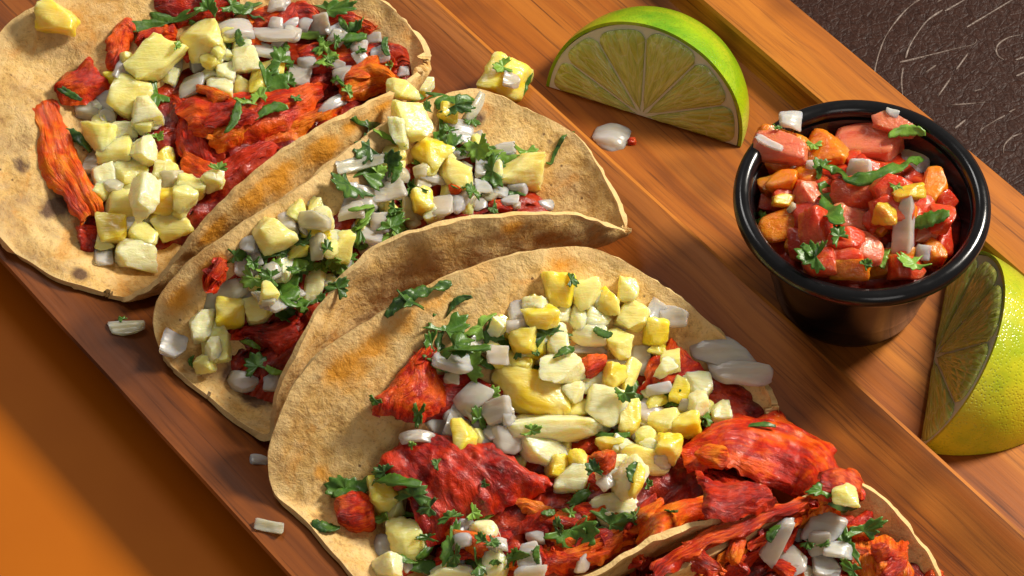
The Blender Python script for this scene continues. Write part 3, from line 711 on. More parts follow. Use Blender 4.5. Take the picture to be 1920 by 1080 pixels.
def ribbon(where, zf, path, width, tone='g', label=None, lift=0.07, name='cilantro_shred', what='shred'):
    pts = []
    for q in path:
        p, n = hit(*zf(*q)); pts.append(p + n * 0.3 * lift + ZUP * lift)
    pts = catmull(pts, 8 * len(path)); n = len(pts); g = []; so = Vector((random.random() * 30, 0, 0)); ww = width / 126
    for i, p in enumerate(pts):
        t = (pts[min(i + 1, n - 1)] - pts[max(i - 1, 0)]).normalized(); s = t.cross(ZUP)
        s = s.normalized() if s.length > 0.1 else RIGHT
        a = 1.4 * noise.noise(Vector((i * 0.13, 0, 0)) + so); s = s * math.cos(a) + t.cross(s) * math.sin(a)
        wd = ww * (1 - 0.6 * abs(2 * i / (n - 1) - 1) ** 4) * (1 + 0.45 * noise.noise(Vector((i * 0.4, 1, 0)) + so))
        g.append([p + s * wd * v for v in (-1, -0.5, 0, 0.5, 1)])
    V, Fc = shell(g, lambda i, j: 0.035)
    o = obj(name, V, Fc, M_LEAF, sharp=None); o.color = (*LEAF_TONE[tone], 1)
    return leaf_tag(o, where, tone, what, label)
def meat(where, zf, top, bot, label, mat=M_MEAT, th=0.38, arch=0.12, lift=0.12, lift_bot=None, along=True, rag=0.10, n1=48, n2=26, fib=0.07, smooth_z=0.5, zs=None):
    def ctrl(cv, lf):
        hs = [hit(*zf(*q))[0] for q in cv]; m = sum(h.z for h in hs) / len(hs); out = []
        for q, h in zip(cv, hs):                       # even out the heights, staying on each line of sight
            out.append(P(*zf(*q), h.z * (1 - smooth_z) + max(m, h.z - 0.4) * smooth_z + lf))
        return out
    if zs:
        def ctrl(cv, lf): return [P(*zf(*q), zs[0] + (zs[1] - zs[0]) * i / (len(cv) - 1) + (lf if cv is bot else 0)) for i, q in enumerate(cv)]
    a = catmull(ctrl(top, lift), n1); b = catmull(ctrl(bot, lift if lift_bot is None else lift_bot), n1); so = Vector((random.random() * 60, random.random() * 60, 0)); g = []
    for i in range(n1):
        u = i / (n1 - 1); row = []
        for j in range(n2):
            v = j / (n2 - 1); p = a[i] * (1 - v) + b[i] * v
            e = max(abs(2 * u - 1), abs(2 * v - 1)) ** 4
            p = p + Vector((noise.noise(p * 1.6 + so), noise.noise(p * 1.6 + so * 1.3), noise.noise(p * 1.6 + so * 1.7))) * rag * e * 2.2
            p = p + Vector((noise.noise(p * 5 + so), noise.noise(p * 5 + so * 1.3), 0)) * rag * e * 1.0
            s_ = v if along else u; t_ = u if along else v
            f = noise.noise(Vector((s_ * 8, t_ * 2.2, 0)) + so) + 0.35 * noise.noise(Vector((s_ * 19, t_ * 5, 3)) + so) + 0.7 * noise.noise(p * 2.4 + so) + 0.3 * noise.noise(p * 5.5 + so)
            p.z += arch * math.sin(math.pi * v) * (0.6 + 0.4 * math.sin(math.pi * u)) + fib * f + 0.10 * noise.noise(p * 1.2 + so) * 1.2
            p.z -= th * 0.55 * (max(abs(2 * u - 1) ** 8, abs(2 * v - 1) ** 6))
            row.append(p)
        g.append(row)
    uv = [((i / n1 * 2, j / n2) if along else (j / n2 * 2, i / n1)) for i in range(n1) for j in range(n2)]
    if grid_normals(g)[n1 // 2][n2 // 2].dot(pray(960, 540)) > 0:
        g = [r[::-1] for r in g]; uv = [uv[i * n2 + (n2 - 1 - j)] for i in range(n1) for j in range(n2)]
    V, Fc = shell(g, lambda i, j: th * (0.55 + 0.45 * max(0.0, math.sin(math.pi * i / (n1 - 1)) * math.sin(math.pi * j / (n2 - 1))) ** 0.5))
    o = obj('pork_slice', V, Fc, mat, sharp=55); uv_layer(o.data, uv + uv)
    return tag(o, label, 'meat', 'pork pieces of ' + PLACE[where])
def thin_slices(where, poly, n, label, mats, size=(60, 110), angs=(-20, 60)):
    xs, ys = [q[0] for q in poly], [q[1] for q in poly]; k = 0
    while k < n:
        x, y = random.uniform(min(xs), max(xs)), random.uniform(min(ys), max(ys))
        if not inside(poly, x, y): continue
        L, W, a = random.uniform(*size), random.uniform(24, 46), R(random.uniform(*angs)); k += 1
        c_, s_ = math.cos(a), -math.sin(a)
        def q(u, v): return (x + u * L / 2 * c_ - v * W / 2 * s_, y + u * L / 2 * s_ + v * W / 2 * c_)
        meat(where, lambda a_, b_: (a_, b_), [q(-1, random.uniform(-0.7, -0.2)), q(-0.3, -1), q(0.4, random.uniform(-1.1, -0.7)), q(1, random.uniform(-0.6, 0))],
             [q(-1, random.uniform(0.2, 0.5)), q(-0.3, random.uniform(0.7, 1.1)), q(0.4, 1), q(1, random.uniform(0.1, 0.5))], label, mat=random.choice(mats), th=0.2, arch=random.uniform(0.05, 0.3), lift=random.uniform(0.05, 0.2), n1=26, n2=14, fib=0.04, rag=0.14, smooth_z=0.7)
def pork_chunk(where, px, py, w, h, ang, mat, label):
    hx, hy = w / 126, h / 120; hz = min(hx, hy) * 0.9; p, x, y, z, ray = frame(px, py, ang)
    V, Fc = chunk_mesh(hx, hy, hz, k=4.5, cuts=2, rough=0.16)
    o = put('pork_chunk', V, Fc, sit(p, z, ray, hz * 0.5), x, y, z, mat, (1, 1, 1)); uv_layer(o.data, [(v.x, v.y + v.z) for v in V])
    return tag(o, label, 'meat', 'pork pieces of ' + PLACE[where])
def tomato(px, py, w, h, ang=0, tone='r', label=None, thin=False):
    hx, hy = w / 126, h / 120; hz = (0.13 if thin else min(hx, hy) * random.uniform(0.7, 0.9)); p, x, y, z, ray = frame(px, py, ang, 0.3); sup = SUPPORT; hx *= 1.1; hy *= 1.1
    V, Fc = chunk_mesh(hx, hy, hz, k=(3.2 if thin else random.uniform(7, 13)), cuts=(0 if thin else 3), rough=0.06, skew=(0.12 if thin else 0.28), bend=(0.4 if thin else 0))
    v = random.uniform(0.9, 1.08)
    o = put('tomato_dice', V, Fc, sit(p, z, ray, hz * 0.25), x, y, z, M_TOM, tuple(min(1, q * v) for q in TOM_TONE[tone]))
    word = {'r': 'red', 'o': 'orange', 'p': 'pinkish', 'd': 'dark red', 'y': 'yellow'}[tone]
    return tag(o, label or f'{size_word(w, h, 50, 68)} {word} tomato piece {on(sup)} in the black salsa cup', 'tomato', 'tomato pieces of the black salsa cup')
def many(fn, where, zf, scale, rows):
    for r in rows:
        x, y, w, h = r[:4]; rest = r[4:]
        ang = next((q for q in rest if not isinstance(q, str)), 0); tone = next((q for q in rest if isinstance(q, str)), None)
        kw = {'tone': tone} if tone else {}
        X, Y = zf(x, y); (fn(where, X, Y, w / scale, h / scale, ang, **kw) if where else fn(X, Y, w / scale, h / scale, ang, **kw))
def inside(poly, x, y):
    c = False
    for (x0, y0), (x1, y1) in zip(poly, poly[1:] + poly[:1]):
        if (y0 > y) != (y1 > y) and x < (x1 - x0) * (y - y0) / (y1 - y0) + x0: c = not c
    return c
def scatter(fn, where, poly, n, wr, hr, tones):
    xs, ys = [q[0] for q in poly], [q[1] for q in poly]; k = 0
    while k < n:
        x, y = random.uniform(min(xs), max(xs)), random.uniform(min(ys), max(ys))
        if inside(poly, x, y):
            fn(where, x, y, random.uniform(*wr), random.uniform(*hr), random.uniform(0, 180), random.choice(tones)); k += 1
za, zb, z3, z4 = zc(0, 0, 3), zc(400, 0, 3), zc(0, 280, 3), zc(280, 400, 3)
z5, z6, z7, z8 = zc(640, 160, 3), zc(800, 460, 3), zc(480, 720, 3), zc(1000, 720, 3)
zs = zc(1340, 160, 3); zr = zc(0, 0, 1); zl = zc(1400, 640, 2.454)

# ---- taco with the bare toasted side
w_ = 't1'
for tp, bt, mt, lb, kw in (
    ([(285, -25), (330, -30), (400, -25), (450, -20)], [(290, 25), (340, 45), (400, 40), (440, 25)], M_MEAT_D, 'dark red pork slice under the big cilantro leaf of the open taco', {}),
    ([(470, 20), (520, 5), (560, 0), (600, 5)], [(480, 50), (520, 60), (560, 52), (600, 40)], M_MEAT, 'red pork shred behind the long onion slice of the open taco', {}),
    ([(600, 30), (640, 15), (680, 25), (705, 50)], [(610, 75), (650, 65), (685, 65), (705, 62)], M_MEAT, 'rough red pork shred near the right end of the open taco', {}),
    ([(540, 85), (610, 72), (690, 80), (748, 98)], [(550, 125), (630, 130), (700, 122), (740, 116)], M_MEAT, 'long red pork strip pointing at the rounded tortilla end of the open taco', {}),
    ([(300, 175), (330, 215), (330, 260), (345, 300)], [(360, 170), (375, 215), (390, 260), (400, 300)], M_MEAT_D, 'dark pork piece under the pineapple of the open taco', {}),
    ([(385, 330), (420, 295), (460, 272), (500, 255)], [(392, 350), (440, 325), (480, 300), (520, 275)], M_MEAT_D, 'dark pork shred in the hollow behind the orange-stained tortilla wall', {}),
    ([(480, 245), (530, 222), (590, 200), (640, 175)], [(482, 275), (540, 252), (600, 225), (650, 198)], M_MEAT_O, 'orange pork strip lying along the orange-stained tortilla wall', {}),
    ([(620, 150), (655, 122), (710, 118), (752, 150)], [(640, 186), (680, 180), (720, 168), (748, 164)], M_MEAT_O, 'smooth orange pork slice at the pinched end of the open taco', dict(arch=0.25)),
    ([(48, 183), (66, 250), (74, 310), (110, 356), (150, 405)], [(102, 166), (128, 230), (160, 300), (180, 350), (200, 398)], M_MEAT_O, 'long orange pork slab with a dark red edge on the bare toasted side', dict(th=0.5, lift=0.2, arch=0.05)),
    ([(92, 160), (125, 135), (155, 105), (165, 108)], [(105, 178), (150, 182), (190, 172), (218, 152)], M_MEAT, 'ragged red pork tip beside the orange slab of the open taco', dict(th=0.5, lift=0.25)),
    ([(193, 68), (215, 45), (235, 36), (250, 52)], [(212, 130), (222, 135), (238, 110), (246, 85)], M_MEAT, 'pointed red pork scrap lying on the toasted tortilla by the pineapple', dict(th=0.45, lift=0.2)),
    ([(145, 420), (155, 418), (170, 418), (182, 420)], [(148, 470), (158, 472), (172, 470), (180, 462)], M_MEAT_D, 'small dark red pork scrap near the frayed end of the open taco', dict(th=0.3)),
    ([(325, 182), (400, 170), (480, 165), (550, 158), (600, 138)], [(350, 248), (420, 264), (500, 248), (570, 208), (607, 168)], M_MEAT, 'broad glossy red pork slice across the middle of the open taco', dict(th=0.5, lift=0.3, arch=0.3)),
    ): meat(w_, zr, tp, bt, lb, mat=mt, **kw)
thin_slices(w_, [(300, 60), (560, 40), (720, 80), (700, 150), (480, 260), (360, 300), (300, 200)], 10, 'thin torn pork slice among the red meat of the open taco', (M_MEAT, M_MEAT_O, M_MEAT_D))
HEAP1 = [(180, 190), (250, 90), (330, 75), (330, 130), (290, 260), (330, 330), (350, 400), (270, 490), (190, 480), (190, 330)]
for tp, bt, mt, lb in (([(340, 270), (380, 290), (420, 300)], [(330, 330), (370, 350), (400, 350)], M_MEAT, 'red pork shred between the pineapple and the hollow of the open taco'),
                       ([(250, 60), (290, 45), (330, 40)], [(255, 95), (300, 85), (340, 80)], M_MEAT, 'red pork shred behind the tall pineapple slice of the open taco'),
                       ([(400, 60), (440, 45), (490, 50)], [(410, 90), (450, 85), (500, 85)], M_MEAT_O, 'orange pork shred behind the onion of the open taco')):
    meat(w_, zr, tp, bt, lb, mat=mt, lift=0.2)
scatter(pine, w_, HEAP1, 30, (26, 44), (24, 36), 'ypys')
scatter(onion, w_, HEAP1, 10, (26, 40), (22, 34), 'wt')
scatter(pine, w_, [(345, 70), (420, 55), (520, 110), (500, 165), (400, 175), (345, 140)], 10, (26, 40), (22, 34), 'ypp')
scatter(onion, w_, [(420, 30), (560, 40), (700, 60), (740, 110), (600, 130), (480, 90)], 12, (24, 44), (16, 30), 'wr')
scatter(leaf, w_, [(300, 20), (560, 10), (700, 40), (720, 130), (560, 190), (440, 200)], 14, (14, 30), (10, 22), 'ggl')
many(onion, w_, za, 3, [(700, 390, 100, 180, -20), (500, 600, 180, 130, 10, 't'), (600, 560, 120, 110), (600, 650, 90, 80), (1540, 200, 260, 90, 0, 'r'), (1580, 30, 110, 70, 'r'), (550, 900, 110, 170, -15, 't'),
     (1320, 160, 220, 130, 30), (1500, 275, 290, 120, -8), (1690, 410, 130, 160, 0, 'r'), (1110, 320, 90, 160, 10), (1080, 480, 160, 150)])
many(onion, w_, zb, 3, [(590, 140, 180, 110, 10, 'r'), (725, 410, 110, 80, 25, 'r'), (900, 215, 110, 60, 'r'), (1070, 400, 60, 60), (660, 590, 200, 60, 35), (350, 30, 100, 70, 'r')])
many(pine, w_, za, 3, [(1140, 220, 250, 180, 10, 'y'), (560, 760, 180, 150, 'y'), (930, 890, 130, 140, 's'), (950, 1000, 170, 130, 'y'), (1080, 1050, 160, 120, 'y'), (1200, 1010, 140, 120, 'y'),
     (860, 350, 300, 190, 55, 'y'), (735, 560, 250, 190, 70, 'y'), (820, 630, 180, 190, 12, 'p'), (670, 740, 180, 130, 32, 'p'), (650, 850, 190, 150, 'y'), (815, 850, 150, 180, 'p'),
     (1270, 310, 100, 60, 'p'), (1180, 355, 110, 90, 's'), (1370, 330, 170, 150, 'p'), (1240, 490, 150, 120, 'p'), (1370, 500, 150, 120, 'y'), (1500, 440, 180, 190, 's'), (1260, 410, 130, 120, 'p')])
many(pine, w_, z3, 3, [(940, 160, 150, 140, 'y'), (1080, 200, 150, 120, 'y'), (1050, 270, 160, 140, 'y'), (680, 310, 230, 190, 'y'), (930, 310, 220, 200, 's'), (960, 420, 190, 200, 30, 'y'), (640, 460, 190, 150, 's'), (810, 490, 200, 160, 'y'),
     (590, 150, 160, 140, 35, 'p'), (720, 140, 190, 150, 'y'), (800, 270, 150, 200, 'p'), (760, 590, 240, 165, -5, 'p'), (1200, 170, 130, 110, 30, 'p')])
many(onion, w_, z3, 3, [(580, 600, 100, 160, 25), (970, 175, 120, 100, 't'), (640, 205, 120, 90, 't')])
pine('t1', 103, 36, 80, 62, -10, 's', 'lone deep yellow pineapple chunk lying on the bare toasted tortilla', deep=0.7)
many(leaf, w_, za, 3, [(950, 130, 300, 120, 8), (1170, 50, 90, 140), (1420, 40, 220, 110, 'd'), (1300, 30, 110, 80), (890, 530, 100, 120, 'g'), (1580, 350, 110, 120), (1500, 490, 150, 190, 'g'), (1460, 540, 70, 120, 'l'), (1315, 660, 40, 210, -8, 'g'),
     (1520, 620, 190, 50, 25), (1350, 220, 35, 110, 28, 'd'), (380, 520, 170, 30, -30, 'd'), (420, 780, 230, 50, -30, 'd'), (990, 255, 40, 50, 'l'), (880, 770, 70, 40, 'l'), (1230, 950, 70, 60, 'l'), (1620, 460, 60, 90), (1380, 575, 100, 45, 'l'), (1280, 260, 40, 60, 'd')])
many(leaf, w_, zb, 3, [(640, 55, 240, 100, 0, 'g'), (530, 188, 380, 36, -3, 'l'), (800, 180, 60, 130, -20, 'g'), (760, 205, 200, 50, -20), (690, 230, 40, 60), (970, 260, 30, 120, 5, 'd'), (620, 340, 100, 55, -40, 'l'), (820, 280, 60, 30, -15), (755, 515, 50, 60, 'l'), (990, 370, 30, 40, 'l'), (730, 130, 30, 100, 25)])

# ---- narrow taco
w_ = 't2'
meat(w_, z4, [(400, 235), (345, 310), (305, 370)], [(445, 290), (425, 360), (345, 420)], 'curled red pork scrap against the tortilla wall of the narrow taco', mat=M_MEAT, lift=0.3)
meat(w_, z4, [(470, 660), (580, 620), (700, 590), (860, 570)], [(570, 680), (650, 750), (740, 775), (830, 700)], 'dark red pork slice at the open end of the narrow taco', mat=M_MEAT_D, lift=0.2)
POLY2 = [(430, 500), (560, 390), (700, 320), (820, 230), (900, 250), (1000, 320), (960, 385), (800, 410), (700, 460), (620, 560), (560, 600), (480, 570)]
scatter(leaf, w_, POLY2, 30, (26, 56), (18, 40), 'ggddl')
scatter(onion, w_, POLY2, 46, (24, 46), (20, 36), 'wrrt')
scatter(pine, w_, POLY2, 20, (26, 46), (22, 38), 'yyps')
scatter(leaf, w_, POLY2, 16, (16, 40), (12, 28), 'ggl')
many(leaf, w_, z5, 3, [(60, 560, 240, 140, 20, 'd'), (120, 500, 180, 120, 'g'), (390, 60, 200, 60), (730, 190, 70, 70), (550, 260, 60, 140, 'g'), (160, 350, 130, 130, 'd')])
many(pine, w_, z5, 3, [(350, 20, 150, 110, 'y'), (460, 15, 140, 100, 'p'), (600, 160, 130, 110, 's'), (390, 210, 220, 230, 'y'), (325, 260, 100, 150, 'p'), (300, 390, 130, 100, 's'), (480, 390, 200, 170, 40, 's'), (640, 480, 230, 150, -50, 'y'), (290, 480, 150, 100, 'y')])
many(onion, w_, z5, 3, [(650, 250, 160, 140, 'w'), (765, 115, 200, 60, 52, 't'), (920, 360, 130, 70), (800, 450, 110, 150), (800, 570, 90, 80), (80, 440, 260, 70, 12, 't'), (100, 640, 180, 160, 'r'), (260, 600, 230, 120, 5, 'r'), (400, 690, 130, 130, 't'), (550, 690, 150, 130, 'r'), (640, 640, 180, 110, -20, 'r'),
     (660, 670, 60, 110), (765, 675, 120, 80, 10, 'r'), (900, 600, 80, 70), (520, 525, 210, 55, 8, 'r'), (150, 830, 130, 100, 'r'), (240, 780, 110, 110, 'r'), (60, 700, 130, 110, 'r'), (440, 480, 80, 60, 't'), (330, 500, 120, 80, 't')])
pork_chunk(w_, *z5(900, 685), 45, 22, 5, M_MEAT, 'red pork shred peeping out by the tortilla rim of the narrow taco')
pork_chunk(w_, *z5(640, 585), 30, 20, -20, M_MEAT_O, 'small orange pork crumb under the pineapple of the narrow taco')
many(onion, w_, z5, 3, [(945, 645, 110, 55, 15), (1160, 670, 100, 55, 20)])
many(pine, w_, z5, 3, [(1005, 480, 250, 190, 3, 'y'), (450, 650, 150, 140, 's')])
many(leaf, w_, z5, 3, [(610, 60, 230, 120, -10, 'g'), (640, 110, 140, 80, 'd'), (150, 240, 180, 170, 30, 'd'), (640, 340, 150, 110, 'd'), (770, 340, 120, 90, 40, 'l'), (820, 390, 180, 40, 20, 'l'), (940, 410, 170, 60, 25, 'l'), (1045, 370, 110, 50, -15, 'l'), (850, 480, 100, 130, 'd'), (310, 470, 40, 170, 0, 'g'), (255, 440, 100, 120, -50, 'd'),
     (200, 490, 80, 70, 'l'), (740, 600, 70, 70), (280, 780, 60, 170, -30, 'g'), (420, 570, 100, 50, -30), (300, 690, 60, 60), (20, 1000, 60, 80, 'l'), (120, 760, 40, 140, -20, 'l'), (610, 250, 70, 50), (480, 140, 50, 70, 'd')])
ribbon(w_, z5, [(40, 712), (110, 705), (170, 690), (150, 740), (105, 790)], 12, 'l', 'light green curled cilantro stem over the onion of the narrow taco')
ribbon(w_, z5, [(75, 810), (70, 880), (110, 920), (150, 905)], 14, 'g', 'hooked cilantro shred beside the tortilla rim of the narrow taco')
ribbon(w_, z5, [(1310, 268), (1255, 290), (1225, 340), (1195, 400), (1180, 445), (1150, 440)], 8, 'd', 'thin dark cilantro thread hanging over the bare tortilla of the narrow taco', lift=0.03)
ribbon(w_, z5, [(175, 265), (240, 300), (300, 325), (365, 350)], 15, 'l', 'thick pale cilantro stem lying across the narrow taco', lift=0.12)
many(pine, w_, z4, 3, [(930, 100, 170, 70, 's'), (840, 210, 120, 80, 's'), (680, 150, 210, 190, -30, 'y'), (1080, 180, 110, 170, -15, 'y'), (770, 320, 110, 150, 'p'), (930, 390, 120, 250, -10, 'p'), (1000, 380, 110, 90, 'p'), (680, 450, 110, 100, 'y')])
many(onion, w_, z4, 3, [(930, 40, 180, 90, 't'), (940, 180, 90, 130, 't'), (530, 290, 110, 140, 'r'), (620, 310, 120, 80, 't'), (550, 170, 90, 100), (1210, 110, 160, 110, 'r'), (1310, 60, 130, 120, 'r'), (530, 950, 190, 100, -8, 'r'), (690, 945, 90, 90, 'r')])
onion(w_, *z4(470, 430), 112, 44, 35, 't', 'large curved translucent onion slice at the open end of the narrow taco', th=0.2, bend=0.25)
many(pine, w_, z4, 3, [(460, 550, 170, 180, 's'), (615, 545, 160, 150, 'y'), (370, 720, 160, 230, 'y'), (310, 850, 110, 120, 'y'), (285, 640, 130, 200, 'p'), (360, 750, 100, 120, 'p')])
onion(w_, *z4(140, 745), 46, 52, -12, 'w', 'bluish white onion dice at the open end of the narrow taco')
many(leaf, w_, z4, 3, [(1190, 100, 60, 130), (1360, 80, 90, 140, -30, 'g'), (860, 150, 90, 60, 'd'), (880, 260, 110, 25, 20, 'd'), (1070, 290, 80, 80, 'l'), (830, 320, 80, 40, 'g'), (480, 240, 90, 60, 'g'), (610, 860, 130, 100, 'd'), (700, 885, 90, 30, -20, 'l'), (570, 735, 110, 25, -20, 'l'), (240, 830, 25, 50), (770, 230, 70, 50, 'd'), (1000, 200, 50, 70), (1030, 270, 60, 60, 'l')])
ribbon(w_, z4, [(830, 370), (785, 430), (790, 510), (850, 545), (900, 540)], 44, 'g', 'broad curled cilantro leaf at the middle of the narrow taco', lift=0.15, name='cilantro_leaf', what='leaf')

# ---- wide taco
w_ = 't3'
for tp, bt, zf, mt, lb, kw in (
    ([(1450, 620), (1600, 645), (1750, 680), (1900, 700)], [(1530, 760), (1620, 860), (1740, 970), (1900, 930)], z7, M_MEAT_O, 'orange pork slice under the wet cilantro leaf of the wide taco', dict(lift=0.15)),
    ([(1000, 900), (1150, 850), (1300, 800), (1450, 780)], [(1010, 1080), (1200, 1090), (1400, 1080), (1640, 1060)], z7, M_MEAT_D, 'deep red pork layer low in the wide taco', {}),
    ([(700, 1010), (800, 900), (900, 800), (960, 740)], [(830, 1090), (900, 1000), (1000, 900), (1040, 830)], z7, M_MEAT_D, 'dark pork slice by the open end of the wide taco', {}),
    ([(40, 900), (150, 930), (330, 850), (560, 800)], [(120, 960), (240, 1010), (400, 980), (560, 880)], z8, M_MEAT_O, 'bright orange pork edge above the yellowed tortilla rim', dict(lift=0.3)),
    ([(580, 750), (700, 680), (850, 640), (1050, 615)], [(600, 880), (720, 850), (880, 770), (1100, 740)], z8, M_MEAT_O, 'orange pork roll with a pale front end by the yellowed rim', dict(lift=0.35, arch=0.25, th=0.5)),
    ([(240, 380), (330, 380), (430, 400), (520, 470)], [(280, 560), (360, 590), (450, 600), (540, 600)], z8, M_MEAT, 'small red pork piece below the pineapple heap of the wide taco', {}),
    ([(800, 632), (748, 690), (703, 735), (693, 765)], [(808, 642), (826, 700), (838, 745), (790, 782)], zr, M_MEAT, 'upright red pork tip by the chopped cilantro of the wide taco', dict(th=0.5, lift=0.35)),
    ([(790, 700), (850, 690), (900, 700), (950, 730)], [(740, 790), (830, 800), (900, 800), (960, 800)], zr, M_MEAT_D, 'dark pork slice behind the scattered onion of the wide taco', {}),
    ([(650, 420), (830, 285), (1080, 280), (1350, 325)], [(985, 890), (1080, 850), (1300, 725), (1680, 560)], z7, M_MEAT_D, 'large dark glazed pork slice with deep grooves in the wide taco', dict(th=0.45, lift=0.45, arch=0.45, along=False, n1=90, n2=30, fib=0.15)),
    ([(1370, 508), (1300, 600), (1240, 645), (1195, 810)], [(1440, 580), (1520, 650), (1565, 700), (1360, 780)], z6, M_MEAT, 'red pork piece between pineapple and the layered onion slice', dict(lift=0.3)),
    ([(920, 480), (1000, 545), (1050, 640), (1120, 745)], [(1120, 470), (1260, 550), (1330, 610), (1345, 690)], z8, M_MEAT_D, 'dark glossy pork piece under the overhanging red slice', dict(lift=0.3)),
    ([(1750, 450), (1790, 455), (1840, 500), (1862, 550)], [(1740, 560), (1770, 590), (1810, 615), (1850, 590)], z8, M_MEAT, 'small red pork lump at the tip of the overhanging slice', dict(lift=0.3)),
    ): meat(w_, zf, tp, bt, lb, mat=mt, **kw)
thin_slices(w_, [(880, 1010), (1050, 945), (1250, 905), (1330, 950), (1150, 1040), (940, 1075)], 12, 'thin torn pork slice among the red meat of the wide taco', (M_MEAT, M_MEAT_O, M_MEAT_D))
meat(w_, z8, [(860, 300), (1000, 205), (1200, 155), (1400, 165), (1560, 245), (1680, 330), (1725, 450), (1755, 560)], [(850, 440), (950, 465), (1100, 450), (1250, 520), (1380, 572), (1480, 605), (1560, 635), (1690, 655)],
     'large bright red pork slice overhanging the edge of the wide taco', mat=M_MEAT, th=0.42, lift=0.5, lift_bot=0.9, arch=0.35, n1=60, n2=30, fib=0.08, rag=0.12, smooth_z=0.8)
pork_chunk(w_, *z8(1010, 400), 52, 40, -20, M_MEAT_O, 'shiny orange pork knob on the overhanging red slice')
many(leaf, w_, z6, 3, [(110, 480, 190, 150, 'g'), (60, 590, 120, 130, 'd'), (200, 690, 190, 130, 'l'), (160, 560, 160, 110, 'g'), (440, 580, 100, 80), (120, 640, 160, 130, 'd')])
HEAP3 = [(935, 560), (1060, 520), (1200, 545), (1260, 620), (1290, 700), (1350, 770), (1250, 830), (1240, 900), (1130, 930), (1010, 900), (940, 840), (930, 700)]
scatter(pine, w_, HEAP3, 46, (26, 46), (22, 38), 'ypysp')
scatter(onion, w_, HEAP3, 16, (24, 44), (18, 32), 'wr')
scatter(onion, w_, [(830, 760), (960, 730), (990, 830), (900, 830)], 10, (20, 44), (16, 28), 'wr')
scatter(leaf, w_, HEAP3, 12, (16, 34), (10, 24), 'gd')
many(onion, w_, z6, 3, [(510, 380, 100, 170, 20, 'r'), (500, 470, 110, 80, 'r'), (1390, 400, 150, 110, 0, 'r'), (1200, 650, 100, 140, 'r'), (300, 545, 130, 90, 't'), (400, 620, 120, 90, 'r')])
many(pine, w_, z6, 3, [(1010, 310, 120, 150, 's'), (900, 270, 170, 170, 15, 'y'), (750, 250, 190, 190, 10, 's'), (1130, 265, 130, 150, -10, 'y'), (610, 350, 160, 120, 'p'), (640, 410, 180, 110, 's'), (750, 395, 130, 90, 'p'), (1290, 490, 150, 160, 's'), (1170, 400, 180, 170, -20, 'y'), (960, 410, 140, 110, 'p'),
     (860, 420, 120, 140, 'p'), (700, 490, 200, 150, 'p'), (600, 590, 160, 120, 's'), (530, 530, 160, 130, 's'), (740, 560, 130, 120, 'p'), (910, 510, 190, 120, 'p'), (1090, 560, 150, 170, 'y'), (490, 660, 210, 130, 15, 's'), (930, 760, 200, 140, 'p'), (1140, 730, 110, 180, 'y'),
     (820, 830, 120, 110, 'p'), (860, 920, 240, 120, 's'), (1150, 960, 120, 180, 's'), (750, 690, 230, 190, 30, 'p'), (1050, 740, 120, 130, 's'), (1000, 910, 240, 200, -10, 'p')])
pine(w_, *z6(590, 810), 158, 78, -30, 's', 'big glossy deep yellow pineapple wedge crowning the wide taco', bend=-0.25)
many(onion, w_, z6, 3, [(910, 585, 190, 55, -3), (1230, 930, 220, 130, -30, 'r'), (1310, 805, 150, 60, 10), (140, 740, 80, 60, 't')])
pork_chunk(w_, *z6(935, 675), 52, 34, 35, M_MEAT, 'bright red pork crumb sitting between pineapple cubes of the wide taco')
many(pine, w_, z6, 3, [(1300, 870, 140, 60, 's'), (1420, 830, 110, 170, -20, 's'), (1520, 800, 190, 160, 15, 'p'), (1540, 890, 150, 130, 'p'), (1650, 940, 110, 120, 'p'), (1340, 1030, 200, 120, 10, 'y'), (1470, 990, 140, 120, 's')])
onion(w_, *z6(1660, 595), 150, 56, -28, 'r', 'long layered onion slice lying on the tortilla rim of the wide taco', th=0.22, bend=0.2)
onion(w_, *z6(1750, 715), 112, 42, -8, 'r', 'second layered onion slice tucked under the long one on the rim', th=0.22, bend=0.1)
many(onion, w_, z6, 3, [(140, 650, 190, 130, -5)])
many(leaf, w_, z6, 3, [(310, 455, 200, 110, 12, 'l'), (330, 480, 150, 110, 'g'), (240, 580, 220, 40, -30, 'g'), (330, 655, 130, 35, -32, 'g'), (680, 500, 180, 90, 'd'), (810, 195, 60, 60, 'd'), (990, 490, 100, 36, -30), (770, 600, 120, 36, 35), (620, 680, 60, 40), (1170, 830, 55, 180, 0, 'g'), (1110, 830, 90, 60), (1570, 970, 80, 80, 'g'), (30, 560, 60, 120), (360, 850, 100, 70, 'l'), (615, 600, 30, 30, 'd')])
scatter(leaf, w_, [(700, 900), (900, 940), (1100, 960), (1150, 1050), (800, 1070)], 18, (12, 34), (8, 22), 'ggdl')
scatter(onion, w_, [(720, 960), (880, 980), (1080, 1010), (1100, 1070), (740, 1075)], 12, (22, 40), (18, 30), 'wr')
many(onion, w_, z7, 3, [(1220, 70, 200, 120, 45, 'r'), (1350, 160, 160, 110, 15, 'r'), (1140, 230, 130, 160, -20, 'w'), (910, 290, 180, 75, 15, 'r'), (1030, 240, 90, 90, 30, 'r'), (1350, 255, 120, 90, 40, 'w'), (1430, 320, 150, 130, 'r'), (1170, 880, 80, 70), (1530, 980, 110, 150, 10), (1540, 1065, 150, 80), (930, 1020, 110, 90, 't'), (720, 910, 120, 130, -20, 'w'), (745, 1000, 90, 110)])
many(pine, w_, z7, 3, [(1250, 310, 70, 110, 'y'), (1175, 300, 130, 190, 15, 's'), (1600, 385, 260, 140, -10, 'p'), (720, 630, 190, 180, 's'), (770, 730, 110, 170, 'y'), (720, 1020, 170, 120, 'p'), (850, 880, 190, 190, 'y'), (1300, 845, 175, 165, 'p'), (1350, 1000, 140, 190, -15, 'p'), (1110, 1060, 250, 90, 'p')])
